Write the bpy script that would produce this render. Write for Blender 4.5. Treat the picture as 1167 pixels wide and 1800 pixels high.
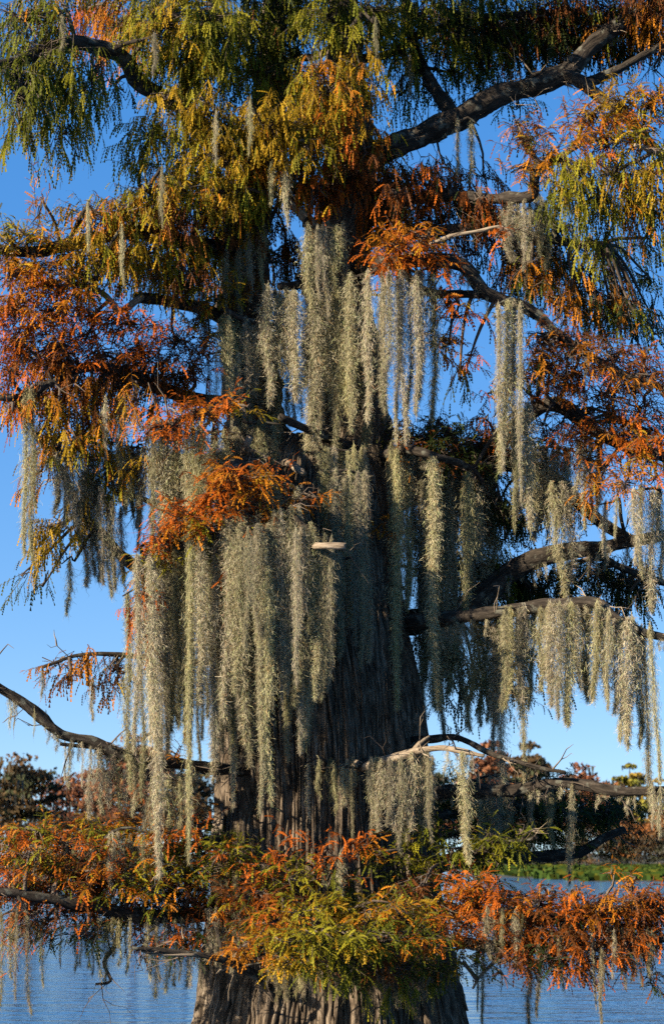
import bpy, math, random
import numpy as np
from mathutils import Vector, Matrix

random.seed(11)
rng = np.random.default_rng(11)
for o in list(bpy.data.objects):
    bpy.data.objects.remove(o)
S = bpy.context.scene
COL = S.collection

# ------------------------------------------------------------------ camera
F, HOR, CX, H, D0 = 3680.0, 1500.0, 583.5, 1.7, 16.0     # focal (px of a 1167x1800 sheet), horizon row, eye height, tree distance
cam = bpy.data.cameras.new('camera')
cam.sensor_width = 36.0
cam.lens = 36.0 * F / 1800.0
cam.shift_y = (HOR - 900.0) / 1800.0
cam.clip_start = 0.1
cam.clip_end = 9000.0
cam.dof.use_dof = True
cam.dof.focus_distance = 15.0
cam.dof.aperture_fstop = 5.0
co = bpy.data.objects.new('camera', cam)
co.location = (0, 0, H)
co.rotation_euler = (math.radians(90), 0, 0)
COL.objects.link(co)
S.camera = co

# ------------------------------------------------------------------ sky, sun, exposure
SUN_AZ, SUN_EL = 56.0, 24.0       # degrees left of straight behind the viewer, height
w = bpy.data.worlds.new('World')
S.world = w
w.use_nodes = True
nt = w.node_tree
bg = nt.nodes['Background']
sky = nt.nodes.new('ShaderNodeTexSky')
sky.sky_type = 'NISHITA'
sky.sun_disc = False
sky.sun_elevation = math.radians(SUN_EL)
sky.sun_rotation = math.radians(180 + SUN_AZ)
sky.altitude = 300
sky.air_density = 1.0
sky.dust_density = 0.0
sky.ozone_density = 3.0
hs = nt.nodes.new('ShaderNodeHueSaturation')
hs.inputs['Saturation'].default_value = 1.95
hs.inputs['Hue'].default_value = 0.515
hs.inputs['Value'].default_value = 1.04
tcw = nt.nodes.new('ShaderNodeTexCoord')          # clear dry air: the pale band at the horizon is kept low
mpw = nt.nodes.new('ShaderNodeMapping')
mpw.inputs['Scale'].default_value = (1, 1, 1.2)
mpw.inputs['Location'].default_value = (0, 0, 0.07)
nt.links.new(tcw.outputs['Generated'], mpw.inputs[0])
nt.links.new(mpw.outputs[0], sky.inputs[0])
gmw = nt.nodes.new('ShaderNodeGamma')
gmw.inputs[1].default_value = 0.5
nt.links.new(sky.outputs[0], gmw.inputs[0])
nt.links.new(gmw.outputs[0], hs.inputs['Color'])
nt.links.new(hs.outputs[0], bg.inputs[0])
bg.inputs[1].default_value = 0.14
sl = bpy.data.lights.new('sun', 'SUN')
sl.energy = 5.0
sl.angle = math.radians(0.5)
sl.color = (1.0, 0.87, 0.68)
so = bpy.data.objects.new('sun', sl)
az, el = math.radians(SUN_AZ), math.radians(SUN_EL)
sdir = Vector((-math.sin(az) * math.cos(el), -math.cos(az) * math.cos(el), math.sin(el)))   # towards the sun
so.rotation_euler = sdir.to_track_quat('Z', 'Y').to_euler()
so.location = (-20, -20, 25)
COL.objects.link(so)
S.view_settings.view_transform = 'Standard'
S.view_settings.look = 'None'
S.view_settings.gamma = 1.0
S.view_settings.exposure = 1.6
S.view_settings.use_curve_mapping = False
S.render.engine = 'CYCLES'
S.cycles.max_bounces = 8
S.cycles.transparent_max_bounces = 8
S.cycles.use_denoising = False


def at(px, py, d=0.0):
    """point of the place whose bearing is (px, py), d metres behind the axis of the old cypress"""
    y = D0 + d
    return np.array([(px - CX) * y / F, y, H + (HOR - py) * y / F])


PXM = D0 / F      # metres per sheet pixel at the tree


# ------------------------------------------------------------------ materials
def new_mat(name):
    m = bpy.data.materials.new(name)
    m.use_nodes = True
    n = m.node_tree.nodes
    n.clear()
    out = n.new('ShaderNodeOutputMaterial')
    return m, m.node_tree, n, out


def leaf_mat(name, transl=0.3, rough=0.55, gloss=0.04):
    m, t, n, out = new_mat(name)
    a = n.new('ShaderNodeAttribute'); a.attribute_name = 'Col'
    df = n.new('ShaderNodeBsdfPrincipled')
    df.inputs['Roughness'].default_value = rough
    df.inputs['Specular IOR Level'].default_value = gloss * 5
    tr = n.new('ShaderNodeBsdfTranslucent')
    mx = n.new('ShaderNodeMixShader'); mx.inputs[0].default_value = transl
    t.links.new(a.outputs['Color'], df.inputs['Base Color'])
    t.links.new(a.outputs['Color'], tr.inputs['Color'])
    t.links.new(df.outputs[0], mx.inputs[1]); t.links.new(tr.outputs[0], mx.inputs[2])
    t.links.new(mx.outputs[0], out.inputs[0])
    return m


def bark_mat(name, dark, mid, light, su=26.0, sv=2.2, bump=0.6, lichen=0.0):
    m, t, n, out = new_mat(name)
    uv = n.new('ShaderNodeUVMap')
    mp = n.new('ShaderNodeMapping'); mp.inputs['Scale'].default_value = (su, sv, 1)
    t.links.new(uv.outputs[0], mp.inputs[0])
    n1 = n.new('ShaderNodeTexNoise'); n1.inputs['Scale'].default_value = 1.0; n1.inputs['Detail'].default_value = 8; n1.inputs['Roughness'].default_value = 0.65
    n1.inputs['Distortion'].default_value = 0.4
    t.links.new(mp.outputs[0], n1.inputs['Vector'])
    tc = n.new('ShaderNodeTexCoord')
    n2 = n.new('ShaderNodeTexNoise'); n2.inputs['Scale'].default_value = 3.0; n2.inputs['Detail'].default_value = 5
    t.links.new(tc.outputs['Object'], n2.inputs['Vector'])
    cr = n.new('ShaderNodeValToRGB')
    cr.color_ramp.elements[0].position = 0.33; cr.color_ramp.elements[0].color = (*dark, 1)
    cr.color_ramp.elements[1].position = 0.68; cr.color_ramp.elements[1].color = (*light, 1)
    e = cr.color_ramp.elements.new(0.5); e.color = (*mid, 1)
    t.links.new(n1.outputs[0], cr.inputs[0])
    mx = n.new('ShaderNodeMixRGB'); mx.blend_type = 'MULTIPLY'; mx.inputs[0].default_value = 0.5
    c2 = n.new('ShaderNodeValToRGB')
    c2.color_ramp.elements[0].position = 0.35; c2.color_ramp.elements[0].color = (0.62, 0.55, 0.48, 1)
    c2.color_ramp.elements[1].position = 0.65; c2.color_ramp.elements[1].color = (1, 1, 1, 1)
    t.links.new(n2.outputs[0], c2.inputs[0])
    t.links.new(cr.outputs[0], mx.inputs[1]); t.links.new(c2.outputs[0], mx.inputs[2])
    col = mx.outputs[0]
    if lichen > 0:
        n3 = n.new('ShaderNodeTexNoise'); n3.inputs['Scale'].default_value = 14.0; n3.inputs['Detail'].default_value = 6
        t.links.new(tc.outputs['Object'], n3.inputs['Vector'])
        c3 = n.new('ShaderNodeValToRGB')
        c3.color_ramp.elements[0].position = 0.56; c3.color_ramp.elements[0].color = (0, 0, 0, 1)
        c3.color_ramp.elements[1].position = 0.64; c3.color_ramp.elements[1].color = (lichen,) * 3 + (1,)
        t.links.new(n3.outputs[0], c3.inputs[0])
        m3 = n.new('ShaderNodeMixRGB'); m3.inputs[2].default_value = (0.15, 0.15, 0.115, 1)
        t.links.new(c3.outputs[0], m3.inputs[0]); t.links.new(col, m3.inputs[1])
        col = m3.outputs[0]
    p = n.new('ShaderNodeBsdfPrincipled'); p.inputs['Roughness'].default_value = 0.9
    p.inputs['Specular IOR Level'].default_value = 0.15
    t.links.new(col, p.inputs['Base Color'])
    b = n.new('ShaderNodeBump'); b.inputs['Strength'].default_value = bump; b.inputs['Distance'].default_value = 0.03
    t.links.new(n1.outputs[0], b.inputs['Height']); t.links.new(b.outputs[0], p.inputs['Normal'])
    t.links.new(p.outputs[0], out.inputs[0])
    return m


M_leaf = leaf_mat('cypress leaf', 0.36, 0.6, 0.02)
M_moss = leaf_mat('hanging moss', 0.22, 0.8, 0.01)
t = M_moss.node_tree
_a = [x for x in t.nodes if x.type == 'ATTRIBUTE'][0]
_oi = t.nodes.new('ShaderNodeObjectInfo')
_mr = t.nodes.new('ShaderNodeMapRange'); _mr.inputs['To Min'].default_value = 0.6; _mr.inputs['To Max'].default_value = 1.22
t.links.new(_oi.outputs['Random'], _mr.inputs['Value'])
_m1 = t.nodes.new('ShaderNodeMixRGB'); _m1.blend_type = 'MULTIPLY'; _m1.inputs[0].default_value = 1
_m2 = t.nodes.new('ShaderNodeMixRGB'); _m2.blend_type = 'MULTIPLY'; _m2.inputs[0].default_value = 1
t.links.new(_a.outputs['Color'], _m1.inputs[1]); t.links.new(_oi.outputs['Color'], _m1.inputs[2])
t.links.new(_m1.outputs[0], _m2.inputs[1]); t.links.new(_mr.outputs[0], _m2.inputs[2])
for x in t.nodes:
    if x.type == 'BSDF_PRINCIPLED': t.links.new(_m2.outputs[0], x.inputs['Base Color'])
    if x.type == 'BSDF_TRANSLUCENT': t.links.new(_m2.outputs[0], x.inputs['Color'])
M_far = leaf_mat('far foliage', 0.25, 0.8, 0.02)
M_trunk = bark_mat('stringy bark', (0.013, 0.010, 0.007), (0.105, 0.078, 0.053), (0.31, 0.25, 0.18), 60, 5.0, 1.0)
M_limb = bark_mat('limb bark', (0.013, 0.010, 0.008), (0.034, 0.027, 0.02), (0.078, 0.062, 0.047), 30, 7, 0.8, 0.5)
M_dead = bark_mat('bare dead wood', (0.10, 0.075, 0.05), (0.225, 0.175, 0.12), (0.34, 0.28, 0.21), 60, 9, 0.5)
M_twig = bark_mat('twig bark', (0.045, 0.035, 0.026), (0.095, 0.072, 0.055), (0.16, 0.13, 0.10), 30, 10, 0.1)
M_fartrunk = bark_mat('far trunk', (0.03, 0.025, 0.021), (0.06, 0.05, 0.043), (0.1, 0.085, 0.073), 6, 0.6, 0.3)


# ------------------------------------------------------------------ mesh helpers
def link(o, parent=None):
    COL.objects.link(o)
    if parent is not None:
        o.parent = parent
    return o


def mesh_obj(name, V, Fc, mat, parent=None, col=None, uv=None, smooth=False, origin=None, kind=None):
    """V (n,3); Fc (m,k) index array, or list of such arrays"""
    V = np.asarray(V, dtype=np.float32)
    if origin is not None:
        V = V - np.asarray(origin, dtype=np.float32)
    fl = Fc if isinstance(Fc, list) else [Fc]
    idx = np.concatenate([f.reshape(-1) for f in fl]).astype(np.int32)
    tot = np.concatenate([np.full(len(f), f.shape[1], dtype=np.int32) for f in fl])
    st = np.concatenate([[0], np.cumsum(tot)[:-1]]).astype(np.int32)
    me = bpy.data.meshes.new(name)
    me.vertices.add(len(V)); me.vertices.foreach_set('co', V.reshape(-1))
    me.loops.add(len(idx)); me.loops.foreach_set('vertex_index', idx)
    me.polygons.add(len(tot)); me.polygons.foreach_set('loop_start', st)
    if smooth:
        me.polygons.foreach_set('use_smooth', np.ones(len(tot), dtype=bool))
    if uv is not None:
        l = me.uv_layers.new(name='UVMap')
        l.data.foreach_set('uv', np.asarray(uv, dtype=np.float32)[idx].reshape(-1))
    if col is not None:
        a = me.color_attributes.new('Col', 'FLOAT_COLOR', 'POINT')
        c = np.ones((len(V), 4), dtype=np.float32); c[:, :3] = col
        a.data.foreach_set('color', c.reshape(-1))
    me.update(calc_edges=True)
    me.materials.append(mat)
    o = bpy.data.objects.new(name, me)
    link(o, parent)
    if origin is not None:
        o.location = origin if parent is None else np.asarray(origin) - np.asarray(parent.location)
    elif parent is not None and parent.type == 'EMPTY':
        o.location = -np.asarray(parent.location)
    if kind:
        o['kind'] = kind
    return o


def tag(o, label, cat=None, group=None, kind=None):
    o['label'] = label
    if cat: o['category'] = cat
    if group: o['group'] = group
    if kind: o['kind'] = kind
    return o


def empty(name, loc):
    o = bpy.data.objects.new(name, None)
    o.empty_display_size = 0.2
    link(o)
    o.location = loc
    return o


def vnoise(P, seed=0):
    """smooth value noise, P (n,3) -> (n,) in 0..1"""
    P = np.asarray(P, dtype=np.float64)
    i = np.floor(P).astype(np.int64); f = P - i
    f = f * f * (3 - 2 * f)

    def h(a, b, c):
        n = (a * 374761393 + b * 668265263 + c * 2147483647 + seed * 144665) & 0xFFFFFFFF
        n = ((n ^ (n >> 13)) * 1274126177) & 0xFFFFFFFF
        n = (n ^ (n >> 16)) & 0xFFFF
        return n / 65535.0
    r = 0
    for dx in (0, 1):
        wx = f[:, 0] if dx else 1 - f[:, 0]
        for dy in (0, 1):
            wy = f[:, 1] if dy else 1 - f[:, 1]
            for dz in (0, 1):
                wz = f[:, 2] if dz else 1 - f[:, 2]
                r = r + wx * wy * wz * h(i[:, 0] + dx, i[:, 1] + dy, i[:, 2] + dz)
    return r


def catmull(pts, vals, step):
    P = np.asarray(pts, float); R = np.asarray(vals, float)
    P = np.vstack([2 * P[0] - P[1], P, 2 * P[-1] - P[-2]]); R = np.concatenate([[R[0]], R, [R[-1]]])
    op, orr = [], []
    for i in range(1, len(P) - 2):
        L = np.linalg.norm(P[i + 1] - P[i]); n = max(2, int(L / step))
        t = np.linspace(0, 1, n, endpoint=False)[:, None]
        a, b, c, d = P[i - 1], P[i], P[i + 1], P[i + 2]
        op.append(0.5 * (2 * b + (c - a) * t + (2 * a - 5 * b + 4 * c - d) * t ** 2 + (3 * b - a - 3 * c + d) * t ** 3))
        orr.append(R[i] + (R[i + 1] - R[i]) * t[:, 0])
    op.append(P[-2:-1]); orr.append(R[-2:-1])
    return np.vstack(op), np.concatenate(orr)


def tube(pts, rad, sides=14, step=0.05, wob=0.0, knob=0.12, seed=0, jag=0.0):
    """bent tapering limb: verts, faces, uv, centre line, radii"""
    C, R = catmull(pts, rad, step)
    n = len(C)
    if wob:
        for k in range(3):
            C[:, k] += wob * (vnoise(np.c_[np.arange(n) * step * 4, np.full(n, k * 7.3), np.full(n, seed)], 5) - 0.5)
    T = np.gradient(C, axis=0); T /= np.linalg.norm(T, axis=1)[:, None] + 1e-9
    ref = np.array([0.13, -0.31, 0.94]) if abs(T[0][2]) < 0.8 else np.array([1.0, 0.1, 0.0])
    U = np.zeros_like(C)
    u = ref - T[0] * ref.dot(T[0])
    for i in range(n):
        u = u - T[i] * u.dot(T[i]); u = u / np.linalg.norm(u); U[i] = u
    W = np.cross(T, U)
    th = np.linspace(0, 2 * np.pi, sides + 1)
    s = np.concatenate([[0], np.cumsum(np.linalg.norm(np.diff(C, axis=0), axis=1))])
    TH, SS = np.meshgrid(th, s)
    nn = vnoise(np.c_[(np.cos(TH) * 1.6).ravel(), (np.sin(TH) * 1.6).ravel(), (SS * 5).ravel() + seed * 3.1], seed).reshape(TH.shape)
    n2 = vnoise(np.c_[(np.cos(TH) * 4).ravel(), (np.sin(TH) * 4).ravel(), (SS * 9).ravel() + seed * 1.7], seed + 3).reshape(TH.shape)
    n3 = vnoise(np.c_[(np.cos(TH) * 5).ravel(), (np.sin(TH) * 5).ravel(), (SS * 26).ravel() + seed * 2.3], seed + 9).reshape(TH.shape)
    n4 = vnoise(np.c_[(SS * 7).ravel() + seed * 5.1, (0 * SS).ravel(), (0 * SS).ravel()], seed + 4).reshape(TH.shape)
    RR = R[:, None] * (1 + knob * 2 * (nn - 0.5) + knob * (n2 - 0.5) * 1.5 + knob * (n3 - 0.5) * 1.3 + knob * 1.6 * (n4 - 0.5))
    V = C[:, None, :] + RR[..., None] * (np.cos(TH)[..., None] * U[:, None, :] + np.sin(TH)[..., None] * W[:, None, :])
    if jag:
        V[-1] += T[-1][None] * (rng.random((sides + 1, 1)) - 0.3) * jag
        V[-1, -1] = V[-1, 0]
    uv = np.stack([TH / (2 * np.pi) * np.maximum(R, 0.01)[:, None] * 6.28 * 1.0, SS], -1)
    k = sides + 1
    i = np.arange(n - 1)[:, None] * k + np.arange(sides)[None, :]
    Q = np.stack([i, i + 1, i + k + 1, i + k], -1).reshape(-1, 4)
    V = V.reshape(-1, 3); uv = uv.reshape(-1, 2)
    # end caps
    V = np.vstack([V, C[0] - T[0] * R[0] * 0.3, C[-1] + T[-1] * R[-1] * 0.4]); uv = np.vstack([uv, [[0, 0]], [[0, s[-1]]]])
    a = np.arange(sides)
    T0 = np.stack([np.full(sides, len(V) - 2), a + 1, a], -1)
    b = (n - 1) * k
    T1 = np.stack([np.full(sides, len(V) - 1), b + a, b + a + 1], -1)
    return V, [Q, T0, T1], uv, C, R


def thin_tubes(lines, radii):
    """lines (m,k,3) polylines, radii (m,k) -> three-sided twigs"""
    m, k, _ = lines.shape
    T = np.gradient(lines, axis=1); T /= np.linalg.norm(T, axis=2)[..., None] + 1e-9
    ref = np.where(np.abs(T[..., 2:3]) > 0.9, np.array([1.0, 0, 0]), np.array([0, 0, 1.0]))
    U = np.cross(T, ref); U /= np.linalg.norm(U, axis=2)[..., None] + 1e-9
    W = np.cross(T, U)
    V = []
    for a in (0.4, 0.4 + 2.0944, 0.4 + 4.1888):
        V.append(lines + radii[..., None] * (math.cos(a) * U + math.sin(a) * W))
    V = np.stack(V, 2).reshape(-1, 3)           # m,k,3
    base = (np.arange(m)[:, None] * k + np.arange(k - 1)[None]) * 3
    Q = []
    for a in range(3):
        b = (a + 1) % 3
        Q.append(np.stack([base + a, base + b, base + 3 + b, base + 3 + a], -1).reshape(-1, 4))
    uv = np.zeros((len(V), 2)); uv[:, 0] = rng.random(len(V)) * 0.02; uv[:, 1] = V[:, 2] + V[:, 0]
    return V, np.vstack(Q), uv


# ================================================================== SETTING
def sheet(name, x0, x1, y0, y1, z, mat, nx=2, ny=2, zf=None):
    xs = np.linspace(x0, x1, nx); ys = np.linspace(y0, y1, ny)
    X, Y = np.meshgrid(xs, ys)
    Z = np.full_like(X, z) if zf is None else zf(X, Y)
    V = np.stack([X, Y, Z], -1).reshape(-1, 3)
    i = np.arange(ny - 1)[:, None] * nx + np.arange(nx - 1)[None]
    Q = np.stack([i, i + 1, i + nx + 1, i + nx], -1).reshape(-1, 4)
    o = mesh_obj(name, V, Q, mat, smooth=True)
    o['kind'] = 'structure'
    return o


m, t, n, out = new_mat('lake water')
p = n.new('ShaderNodeBsdfPrincipled')
p.inputs['Base Color'].default_value = (0.012, 0.06, 0.14, 1)
p.inputs['Roughness'].default_value = 0.06
p.inputs['IOR'].default_value = 1.33
tc = n.new('ShaderNodeTexCoord')
hsum = None
for sc_, str_, wgt in (((1.1, 2.6, 1), 3.0, 1.0), ((5.0, 9.0, 1), 3.0, 0.33), ((0.25, 0.5, 1), 2.0, 1.6)):
    mp = n.new('ShaderNodeMapping'); mp.inputs['Scale'].default_value = sc_
    mp.inputs['Rotation'].default_value = (0, 0, 0.12)
    nz = n.new('ShaderNodeTexNoise'); nz.inputs['Scale'].default_value = 1.0; nz.inputs['Detail'].default_value = str_
    t.links.new(tc.outputs['Object'], mp.inputs[0]); t.links.new(mp.outputs[0], nz.inputs['Vector'])
    mu = n.new('ShaderNodeMath'); mu.operation = 'MULTIPLY'; mu.inputs[1].default_value = wgt
    t.links.new(nz.outputs[0], mu.inputs[0])
    if hsum is None:
        hsum = mu
    else:
        ad = n.new('ShaderNodeMath'); ad.operation = 'ADD'
        t.links.new(hsum.outputs[0], ad.inputs[0]); t.links.new(mu.outputs[0], ad.inputs[1]); hsum = ad
b = n.new('ShaderNodeBump'); b.inputs['Strength'].default_value = 1.0; b.inputs['Distance'].default_value = 0.05
t.links.new(hsum.outputs[0], b.inputs['Height']); t.links.new(b.outputs[0], p.inputs['Normal'])
t.links.new(p.outputs[0], out.inputs[0])
M_water = m
sheet('water', -3000, 3000, -200, 5000, 0.0, M_water)

m, t, n, out = new_mat('marsh soil')
p = n.new('ShaderNodeBsdfPrincipled'); p.inputs['Roughness'].default_value = 0.95
nz = n.new('ShaderNodeTexNoise'); nz.inputs['Scale'].default_value = 0.6; nz.inputs['Detail'].default_value = 6
tc = n.new('ShaderNodeTexCoord'); t.links.new(tc.outputs['Object'], nz.inputs['Vector'])
cr = n.new('ShaderNodeValToRGB')
cr.color_ramp.elements[0].position = 0.35; cr.color_ramp.elements[0].color = (0.014, 0.013, 0.008, 1)
cr.color_ramp.elements[1].position = 0.65; cr.color_ramp.elements[1].color = (0.03, 0.033, 0.011, 1)
t.links.new(nz.outputs[0], cr.inputs[0]); t.links.new(cr.outputs[0], p.inputs['Base Color']); t.links.new(p.outputs[0], out.inputs[0])
M_soil = m
BANK = 236.0


def bank_z(X, Y):
    edge = BANK + 6 * np.sin(X * 0.05) + 4 * np.sin(X * 0.13 + 1)
    return np.clip((Y - edge) * 0.06, -0.5, 0.7) + 0.1 * np.sin(X * 0.4 + Y * 0.3)


sheet('far_bank', -900, 900, 215, 1500, 0, M_soil, 120, 90, bank_z)


def marsh_z(X, Y):
    e0 = 126 + 3 * np.sin(X * 0.35) + 2 * np.sin(X * 0.9)
    xe = 13 + 2.5 * np.sin(Y * 0.11)
    return np.clip(np.minimum(np.minimum((Y - e0) * 0.1, (X - xe) * 0.1), (236 - Y) * 0.1), -0.6, 0.06)


sheet('marsh_ground', 8, 120, 118, 240, 0, M_soil, 60, 60, marsh_z)

# low green marsh plants on the right, as one carpet
n = 16000
X = rng.uniform(13, 60, n); Y = 127 + (rng.random(n) ** 1.3) * 108
ok = marsh_z(X, Y) > -0.02
X, Y = X[ok], Y[ok]; n = len(X)
Z = np.maximum(marsh_z(X, Y), 0.0)
hh = rng.uniform(0.12, 0.42, n) * (0.6 + 0.9 * vnoise(np.c_[X * 0.4, Y * 0.2, X * 0], 4)); ww = rng.uniform(0.10, 0.28, n); an = rng.uniform(0, 3.14, n)
V = np.stack([np.c_[X - ww * np.cos(an), Y - ww * np.sin(an), Z - 0.02], np.c_[X + ww * np.cos(an), Y + ww * np.sin(an), Z - 0.02],
              np.c_[X + rng.normal(0, .15, n) + ww * np.cos(an), Y + rng.normal(0, .15, n), Z + hh], np.c_[X + rng.normal(0, .15, n) - ww * np.cos(an), Y + rng.normal(0, .15, n), Z + hh]], 1).reshape(-1, 3)
c = np.array([0.03, 0.053, 0.008]) * rng.uniform(0.6, 1.5, (n, 1)) + np.array([0.05, 0.03, 0]) * (rng.random((n, 1)) < 0.25)
o = mesh_obj('marsh_plant_carpet', V, np.arange(4 * n).reshape(-1, 4), M_far, col=np.repeat(c, 4, 0), kind='stuff')
tag(o, 'low bright green marsh plants spread over the shallows before the far trees', 'marsh plants')

# ================================================================== FAR TREES
PAL = {
    'G': (0.090, 0.096, 0.008), 'L': (0.182, 0.160, 0.010), 'Y': (0.262, 0.158, 0.009), 'O': (0.335, 0.122, 0.008),
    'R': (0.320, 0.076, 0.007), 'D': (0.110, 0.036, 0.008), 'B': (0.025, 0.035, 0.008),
}
FARPAL = {'rust': [(0.20, 0.075, 0.035), (0.14, 0.06, 0.035), (0.24, 0.10, 0.045)], 'brown': [(0.10, 0.065, 0.03), (0.14, 0.08, 0.035), (0.06, 0.065, 0.03)],
          'green': [(0.05, 0.07, 0.022), (0.08, 0.09, 0.025), (0.12, 0.09, 0.03)], 'gold': [(0.22, 0.19, 0.03), (0.17, 0.17, 0.03), (0.26, 0.17, 0.03)],
          'dark': [(0.03, 0.032, 0.018), (0.045, 0.035, 0.02), (0.025, 0.03, 0.018)], 'orange': [(0.30, 0.11, 0.03), (0.22, 0.09, 0.03), (0.16, 0.08, 0.03)]}


def far_tree(name, px, top, dist, half, pal, label, cat='tree', group='trees along the far shore', layers=9, moss=True, low=0.32, dens=1.0):
    x = (px - CX) * dist / F
    zg = max(0.0, float(bank_z(np.array([x]), np.array([dist]))[0])) - 0.1
    hgt = H + (HOR - top) * dist / F - zg
    rw = half * dist / F
    root = empty(name, (x, dist, zg))
    tag(root, label, cat, group)
    sd = int(px * 7 + top)
    r = np.random.default_rng(sd)
    lean = r.normal(0, 0.03, 2)
    pts = [np.array([lean[0] * hgt * t + 0.15 * math.sin(t * 5 + sd), lean[1] * hgt * t, hgt * 0.93 * t]) for t in (0, 0.06, 0.25, 0.5, 0.75, 1)]
    rb = 0.035 * hgt
    Vt, Ft, uvt, C, R = tube(pts, [rb * 1.7, rb, rb * .8, rb * .6, rb * .35, rb * .1], 9, hgt / 22, 0, 0.1, sd)
    mesh_obj('trunk', Vt + np.array([x, dist, zg]), Ft, M_fartrunk, root, uv=uvt, smooth=True)
    ctr, rad = [], []
    lines = []
    for k in range(layers):
        f = low + (1.0 - low) * (k + r.random() * 0.8) / layers
        p0 = C[min(len(C) - 1, int(f * 0.88 * len(C)))]
        nb = 4 if f < 0.85 else 3
        a0 = r.uniform(0, 6.28)
        prof = (1 - max(0, (f - 0.55) / 0.45) ** 2 * 0.62) * r.uniform(0.6, 1.05)
        for j in range(nb):
            a = a0 + j * 6.28 / nb + r.normal(0, .35)
            L = rw * prof * r.uniform(0.6, 1.08)
            tip = p0 + np.array([math.cos(a) * L, math.sin(a) * L, L * r.uniform(0.02, 0.35)])
            lines.append(np.array([p0, p0 * .6 + tip * .4 + np.array([0, 0, -0.05 * L]), tip * .8 + p0 * .2, tip]))
            for q, s_ in ((1.0, 0.42), (0.72, 0.46), (0.42, 0.36)):
                ctr.append(p0 + (tip - p0) * q + r.normal(0, 0.05 * rw, 3)); rad.append(rw * s_ * r.uniform(0.55, 0.95))
    ctr.append(C[-1]); rad.append(rw * 0.35)
    lines = np.array(lines)
    Vb, Qb, uvb = thin_tubes(lines, np.tile(np.array([[rb * .3, rb * .22, rb * .14, rb * .05]]), (len(lines), 1)))
    mesh_obj('limb', Vb + np.array([x, dist, zg]), Qb, M_fartrunk, root, uv=uvb)
    ctr = np.array(ctr); rad = np.array(rad)
    per = max(20, int(52 * dens))
    m_ = len(ctr) * per
    ci = np.repeat(np.arange(len(ctr)), per)
    u = r.normal(0, 1, (m_, 3)); u /= np.linalg.norm(u, axis=1)[:, None]
    P = ctr[ci] + u * (r.random((m_, 1)) ** 0.5) * rad[ci][:, None] * np.array([1, 1, 0.33])
    P[:, 2] = np.maximum(P[:, 2], 0.2)
    s = hgt * 0.017 * r.uniform(0.6, 1.6, (m_, 1))
    a = r.normal(0, 1, (m_, 3)); a /= np.linalg.norm(a, axis=1)[:, None]
    b_ = np.cross(a, r.normal(0, 1, (m_, 3))); b_ /= np.linalg.norm(b_, axis=1)[:, None]
    Vl = np.stack([P - a * s, P + b_ * s * .7, P + a * s * 1.3, P - b_ * s * .7], 1).reshape(-1, 3)
    pc = np.array(FARPAL[pal]) * 0.85
    cc = pc[r.integers(0, 3, len(ctr))][ci] * r.uniform(0.65, 1.3, (m_, 1))
    mesh_obj('crown', Vl + np.array([x, dist, zg]), np.arange(4 * m_).reshape(-1, 4), M_far, root, col=np.repeat(cc, 4, 0))
    if moss:
        k = 420
        ci = r.integers(0, len(ctr), k)
        P = ctr[ci] + r.normal(0, 0.4, (k, 3)) * rad[ci][:, None] * np.array([1, 1, .15])
        L = r.uniform(0.04, 0.13, (k, 1)) * hgt; ww = r.uniform(0.006, 0.016, (k, 1)) * hgt
        an = r.uniform(0, 3.14, k)
        e = np.c_[np.cos(an), np.sin(an), 0 * an] * ww
        z = np.array([0, 0, 1.0])
        P[:, 2] = np.maximum(P[:, 2], L[:, 0] + 0.2)
        Vm = np.stack([P - e, P + e, P + e * .6 - z * L * .6, P - z * L, P - e * .8 - z * L * .5], 1).reshape(-1, 3)
        mesh_obj('hanging_moss', Vm + np.array([x, dist, zg]), np.arange(5 * k).reshape(-1, 5), M_far, root, kind='stuff', col=np.repeat(np.array([[0.088, 0.085, 0.066]]) * r.uniform(.6, 1.2, (k, 1)), 5, 0))


far_tree('cypress_tree', 30, 1318, 262, 92, 'brown', 'far cypress with a green and brown crown beyond the bare leaning branch', low=0.2)
far_tree('cypress_tree', 150, 1352, 285, 95, 'rust', 'far rust cypress with wide flat tiers behind the bare leaning branch', low=0.3)
far_tree('cypress_tree', 235, 1280, 258, 100, 'rust', 'tall far reddish cypress seen beside the long moss curtain on the trunk', low=0.4)
far_tree('cypress_tree', 325, 1330, 280, 85, 'brown', 'far brown cypress half hidden behind the moss curtain by the trunk', low=0.3)
far_tree('cypress_tree', -45, 1345, 270, 70, 'green', 'far green cypress past the green and brown one, at the end of the row', low=0.2)
far_tree('shrub', 60, 1436, 245, 90, 'dark', 'dark low shrub under the far brown and green cypress', 'shrub', layers=5, low=0.1, moss=False)
far_tree('shrub', 165, 1424, 247, 80, 'dark', 'dark low shrub under the far rust cypress with flat tiers', 'shrub', layers=5, low=0.1, moss=False)
far_tree('shrub', 270, 1432, 246, 80, 'dark', 'dark low shrub beneath the tall far reddish cypress', 'shrub', layers=5, low=0.1, moss=False)
far_tree('cypress_tree', 858, 1292, 262, 62, 'rust', 'far rust cypress behind the tip of the pale dead branch', low=0.25)
far_tree('cypress_tree', 925, 1296, 275, 58, 'brown', 'far dark brown cypress with thin side tiers against the sky', low=0.35)
far_tree('cypress_tree', 1022, 1336, 290, 74, 'rust', 'far rounded rust cypress above the level mossy limb', low=0.35)
far_tree('cypress_tree', 1105, 1334, 300, 40, 'gold', 'far small yellow green tree above the end of the level limb', low=0.2)
far_tree('cypress_tree', 1165, 1362, 285, 50, 'gold', 'far olive tree standing beside the small yellow green tree', low=0.2)
far_tree('cypress_tree', 1100, 1432, 240, 56, 'orange', 'short orange cypress with grey moss at the back of the green marsh', low=0.25)
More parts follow.
